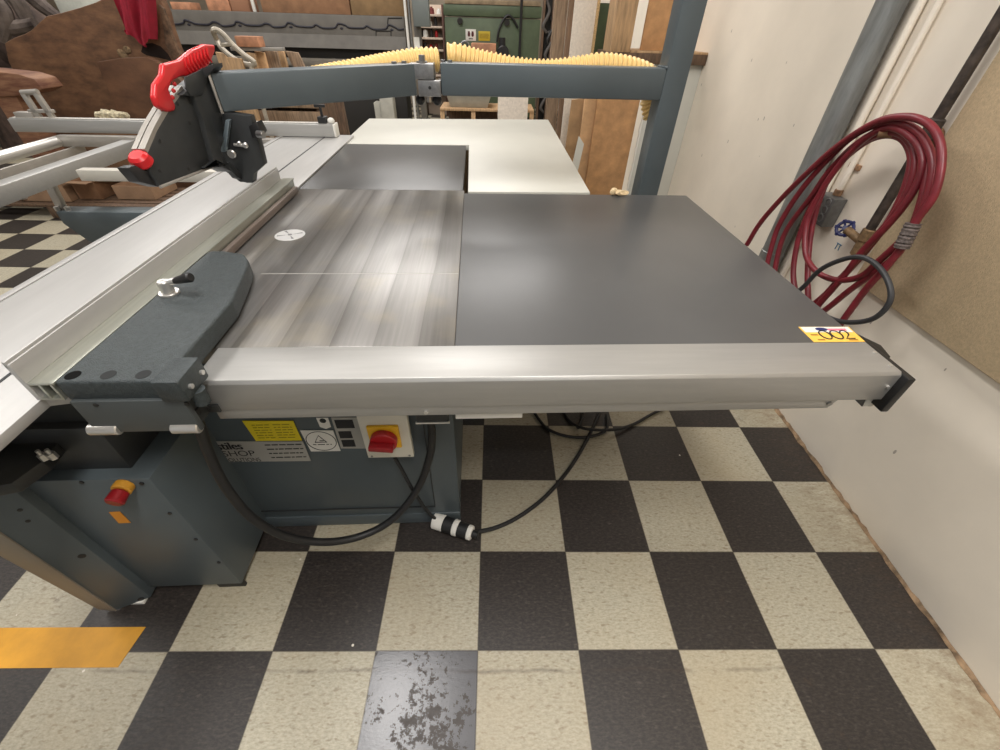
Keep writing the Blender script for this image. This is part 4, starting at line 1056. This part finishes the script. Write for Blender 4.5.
part('crack', G().prism([at(*p, YS-.003) for p in ((143, 44), (152, 43), (160, 46), (168, 54), (172, 61), (160, 58), (146, 55), (141, 52))], (0, .006, 0)), mat('slab_crack', (34, 22, 16), .9), sb)
g = G()
for p in ((121, 53), (127, 50), (124, 56)): q = at(*p, YS-.002); g.blob(q, (.035, .012, .03), 2, .1)
part('knot', g, mat('knot', (116, 96, 72), .9, 0, .4, 40), sb)
o2 = [at(*p, YS-.16) for p in ((96, 62), (120, 58), (146, 57), (166, 66), (182, 82), (192, 100))]
o2 += [Vector((o2[-1].x, YS-.16, 0)), Vector((o2[0].x-.1, YS-.16, 0))]
solo('wood_slab', G().prism(o2, (0, .07, 0), .01), mat('lower_slab', (112, 78, 54), .75, 0, 0, 4, .4, 40, (1, 1, 2), col2=(76, 50, 34)), 'shorter brown slab leaning in front of the huge live-edge slab', 'slab')
o3 = [at(*p, 3.7) for p in ((-40, 68), (0, 72), (18, 74), (34, 79), (43, 89), (30, 95), (0, 97), (-40, 97))]
solo('wood_slab', G().prism(o3, (0, .22, 0), .01).box(o3[0].x+.1, o3[3].x-.25, 3.72, 3.88, 0, o3[6].z+.01), mat('striped_slab', (150, 112, 84), .7, 0, 0, 5, .2, 40, (1, 1, 6), col2=(92, 52, 38)), 'thick pale-edged slab piece at the far left on a dark stack', 'slab')
ct0 = [(116, -8), (160, -8)]
def cloth(u, v):
    L0 = at(117, -6, YS-.03).lerp(at(131, 36, YS-.03), v); R0 = at(159, -6, YS-.03).lerp(at(160, 43, YS-.03), v)
    p = L0.lerp(R0, u); d = .035*math.sin(u*13+v*2)*(.5+v*.5)+.02*math.sin(u*27)
    return Vector((p.x, p.y-.04+d*.9-.03, p.z+(.05*math.sin(u*7+1) if v == 1 else 0)))
solo('hanging_cloth', G().grid(cloth, 40, 14, .008), M_cloth, 'crumpled dark red cloth draped over the live-edge slab', 'cloth', angle=60)
# stump of weathered roots and pale slab behind
YT = 6.2
g = G()
rn = random.Random(9)
st_ = thing('root_stump', 'weathered grey root stump behind the slab at the top left', 'stump', (bgx(15, YT, 20), YT, 0))
g.cyl((bgx(5, YT, 20), YT, 0), (bgx(5, YT, 20), YT, .9), .75, 20, .6)
for i in range(5): g.blob((bgx(-8+12*i, YT, 20), YT+.05*(i % 2), 1.05+.1*(i % 2)), (.42, .35, .42), 3, .05, i)
part('stump_core', g, mat('stump_dark', (66, 54, 48), .9, 0, .5, 7, .6, 18), st_)
for k, px in enumerate((((12, -8), (20, 6), (27, 20), (34, 30)), ((30, -6), (40, 4), (50, 12), (62, 20)), ((-6, 20), (8, 27), (22, 27), (36, 24)), ((-4, 2), (4, 12), (6, 26), (2, 40)))):
    part('root', G().tube([at(*q, YT-.42-.03*k) for q in px], .07, 10, 6, rad=lambda t: .085-.03*t), M_drift, st_)
a, b_ = bgx(56, 6.6, 5), bgx(106, 6.6, 5)
solo('pale_slab', G().box(a, b_, 6.6, 6.68, 0, 1.95, .01), mat('pale_grey_slab', (186, 188, 178), .7, 0, .08, 6), 'pale grey slab standing behind the live-edge slab', 'slab')
# cardboard boxes and pallet on the floor beyond the outrigger
YB = 3.55
def carton(p0, p1, ytop, Y, dep, m_, label, flap=True, z0=0.12):
    a, b_ = at(*p0, Y), at(*p1, Y); zt = at(p0[0], ytop, Y).z
    t = thing('cardboard_box', label, 'box', ((a.x+b_.x)/2, Y+dep/2, z0), 'W', 'cardboard boxes beyond the outrigger')
    g = G(); w = .006
    g.box(a.x, b_.x, Y, Y+w, z0, zt); g.box(a.x, b_.x, Y+dep-w, Y+dep, z0, zt); g.box(a.x, a.x+w, Y+w, Y+dep-w, z0, zt); g.box(b_.x-w, b_.x, Y+w, Y+dep-w, z0, zt); g.box(a.x+w, b_.x-w, Y+w, Y+dep-w, z0, z0+w)
    part('body', g, m_, t)
    if flap:
        part('flap', G().prism([(a.x, Y, zt), (b_.x, Y, zt), (b_.x+.05, Y-.14, zt+.02), (a.x+.03, Y-.14, zt+.03)], (0, 0, .005)), M_card, t)
        part('flap', G().prism([(b_.x, Y, zt), (b_.x, Y+dep, zt), (b_.x+.2, Y+dep-.05, zt+.06), (b_.x+.2, Y+.05, zt+.06)], (0, 0, .005)), M_card, t)
    return t
pa = thing('pallet', 'low dirty wooden pallet under the cardboard boxes at the left', 'pallet', (-3.2, 3.9, 0))
xl, xr2 = bgx(-30, 3.6, 205), bgx(170, 3.6, 205)
for i in range(6): part('deck_board', G().box(xl, xr2, 3.42+i*.1, 3.42+i*.1+.075, .095, .117, .003), M_woodd, pa)
for i in range(3): xx = xl+.1+(xr2-xl-.3)*i/2; part('bearer', G().box(xx, xx+.1, 3.42, 3.99, 0, .094, .003), M_woodd, pa)
carton((26, 205), (74, 205), 183, 3.50, .35, M_card, 'plain cardboard box at the left end of the pallet', False)
carton((84, 205), (106, 205), 182, 3.58, .4, M_cardd, 'open cardboard box with raised flaps on the pallet')
carton((119, 200), (156, 200), 186, 3.6, .35, M_card, 'flat cardboard box right of the open one on the pallet', False)
g = G().blob(at(8, 190, 3.42)*1, (.06, .05, .05), 2, .2, 4)
for v in g.bm.verts: pass
mnz = min(v.co.z for v in g.bm.verts)
for v in g.bm.verts: v.co.z += .1175-mnz; v.co.y += .1
solo('white_cup', g, M_paper, 'crumpled white paper lump on the pallet at the far left', 'paper')
a, b_ = at(62, 116, 4.0), at(126, 116, 4.0); zb_ = at(100, 121, 4.0).z
solo('tall_carton', G().box(a.x, b_.x, 4.0, 4.11, 0, zb_, .004), mat('brown_carton', (112, 84, 60), .85, 0, .1, 10), 'tall flat brown carton behind the crosscut fence bar before the big slab', 'carton')
g = G()
for i in range(5):
    q = at(102+5*i, 118, 4.05); g.blob((q.x, 4.055, zb_+.0345), (.06, .04, .034+.012*(i % 2)), 2, .3, i)
solo('crumpled_wrapping', g, mat('shavings', (206, 188, 160), .85, 0, .3, 40), 'pale heap of crumpled wrapping on the tall flat brown carton', 'wrapping')

# below the beam: tote on a crate, paper, pedestal
YQ = 6.4
a, b_ = bgx(440, YQ, 112), bgx(534, YQ, 112); zt2 = at(480, 109, YQ).z
cq = thing('work_crate', 'pale timber crate bench under the beam at the back', 'crate', ((a+b_)/2, YQ, 0))
part('top', G().box(a, b_, YQ, YQ+.6, zt2-.03, zt2, .003), M_wood, cq)
for xx in (a, a+.33*(b_-a), a+.66*(b_-a), b_-.06): part('leg', G().box(xx, xx+.06, YQ+.01, YQ+.06, 0, zt2-.031, .003), M_wood, cq)
part('back_panel', G().box(a+.07, b_-.07, YQ+.5, YQ+.53, 0, zt2-.04, .003), M_woodd, cq)
a, b_ = at(447, 108, YQ+.08), at(491, 104, YQ+.08); zz = zt2+.001; hh = at(470, 96, YQ+.08).z-zz+.02
tt = thing('plastic_tote', 'shallow pale grey plastic tray on the timber crate', 'tray', ((a.x+b_.x)/2, YQ+.25, zz))
g = G()
w_ = .02
g.prism([(a.x+.05, YQ+.1, zz), (b_.x-.05, YQ+.1, zz), (b_.x, YQ+.05, zz+hh), (a.x, YQ+.05, zz+hh)], (0, .02, 0), .004)
g.prism([(a.x+.05, YQ+.46, zz), (b_.x-.05, YQ+.46, zz), (b_.x, YQ+.5, zz+hh), (a.x, YQ+.5, zz+hh)], (0, .02, 0), .004)
g.prism([(a.x+.05, YQ+.12, zz), (a.x+.05, YQ+.46, zz), (a.x, YQ+.5, zz+hh), (a.x, YQ+.07, zz+hh)], (.02, 0, 0), .004)
g.prism([(b_.x-.07, YQ+.12, zz), (b_.x-.07, YQ+.46, zz), (b_.x-.02, YQ+.5, zz+hh), (b_.x-.02, YQ+.07, zz+hh)], (.02, 0, 0), .004)
g.box(a.x+.05, b_.x-.05, YQ+.12, YQ+.46, zz, zz+.015)
part('body', g, M_conc, tt)
part('rim', G().tube([(a.x, YQ+.05, zz+hh), (b_.x, YQ+.05, zz+hh), (b_.x, YQ+.52, zz+hh), (a.x, YQ+.52, zz+hh)], .018, 8, 0, True), M_conc, tt)
a, b_ = at(498, 97, YQ-.05), at(527, 122, YQ-.05)
solo('paper_sheet', G().prism([(a.x, YQ-.12, .0), (b_.x, YQ-.12, .0), (b_.x, YQ-.02, a.z), (a.x, YQ-.02, a.z)], (0, .012, 0)), M_paper, 'wrinkled white sheet leaning against the timber crate', 'paper')
YD = 7.9
a, b_ = bgx(380, YD, 110), bgx(395, YD, 110); zp = at(388, 98, YD-.3).z
pd = thing('grey_pedestal', 'pale grey block stand on the floor beyond the white table', 'stand', ((a+b_)/2, 6.9, 0))
a, b_ = bgx(381, 6.8, 112), bgx(394, 6.8, 112)
part('body', G().box(a, b_, 6.8, 7.0, .0, at(388, 98, 6.8).z, .01), M_conc, pd)
part('side_block', G().box(a-.1, a-.002, 6.83, 6.99, .0, at(388, 103, 6.8).z, .01), M_conc, pd)
a = at(330, 106, 4.9); 
solo('stool_leg', G().prism([at(333, 98, 3.9), at(341, 96, 3.9), Vector((bgx(350, 3.9, 140), 3.9, 0)), Vector((bgx(338, 3.9, 140), 3.9, 0))], (0, .05, 0), .004), M_woodd, 'dark slanting timber prop behind the crosscut bar end', 'prop')

# ================================================================== light
W_ = bpy.data.worlds.new('shop_air'); S.world = W_; W_.use_nodes = True
bg = W_.node_tree.nodes['Background']; bg.inputs[0].default_value = (*lin((238, 237, 236)), 1); bg.inputs[1].default_value = .38
def area(x, y, z, sx, sy, p, col=(255, 252, 249), rx=0, ry=0):
    l = bpy.data.lights.new('fluorescent_light', 'AREA'); l.shape = 'RECTANGLE'; l.size = sx; l.size_y = sy; l.energy = p; l.color = lin(col)
    o = bpy.data.objects.new('fluorescent_light', l); COL.objects.link(o); o.location = (x, y, z); o.rotation_euler = (rx, ry, 0)
area(-.9, .7, 3.9, .5, 1.5, 64)
area(-.7, 4.9, 4.1, 2.2, 1.4, 105)
area(-3.8, 1.2, 4.1, .6, 2.4, 70)
area(-4.4, 5.6, 4.1, .6, 2.4, 100)
area(-1.5, 8.6, 4.1, 2.4, .6, 80)
area(.7, -1.1, 3.9, .5, 1.5, 80)
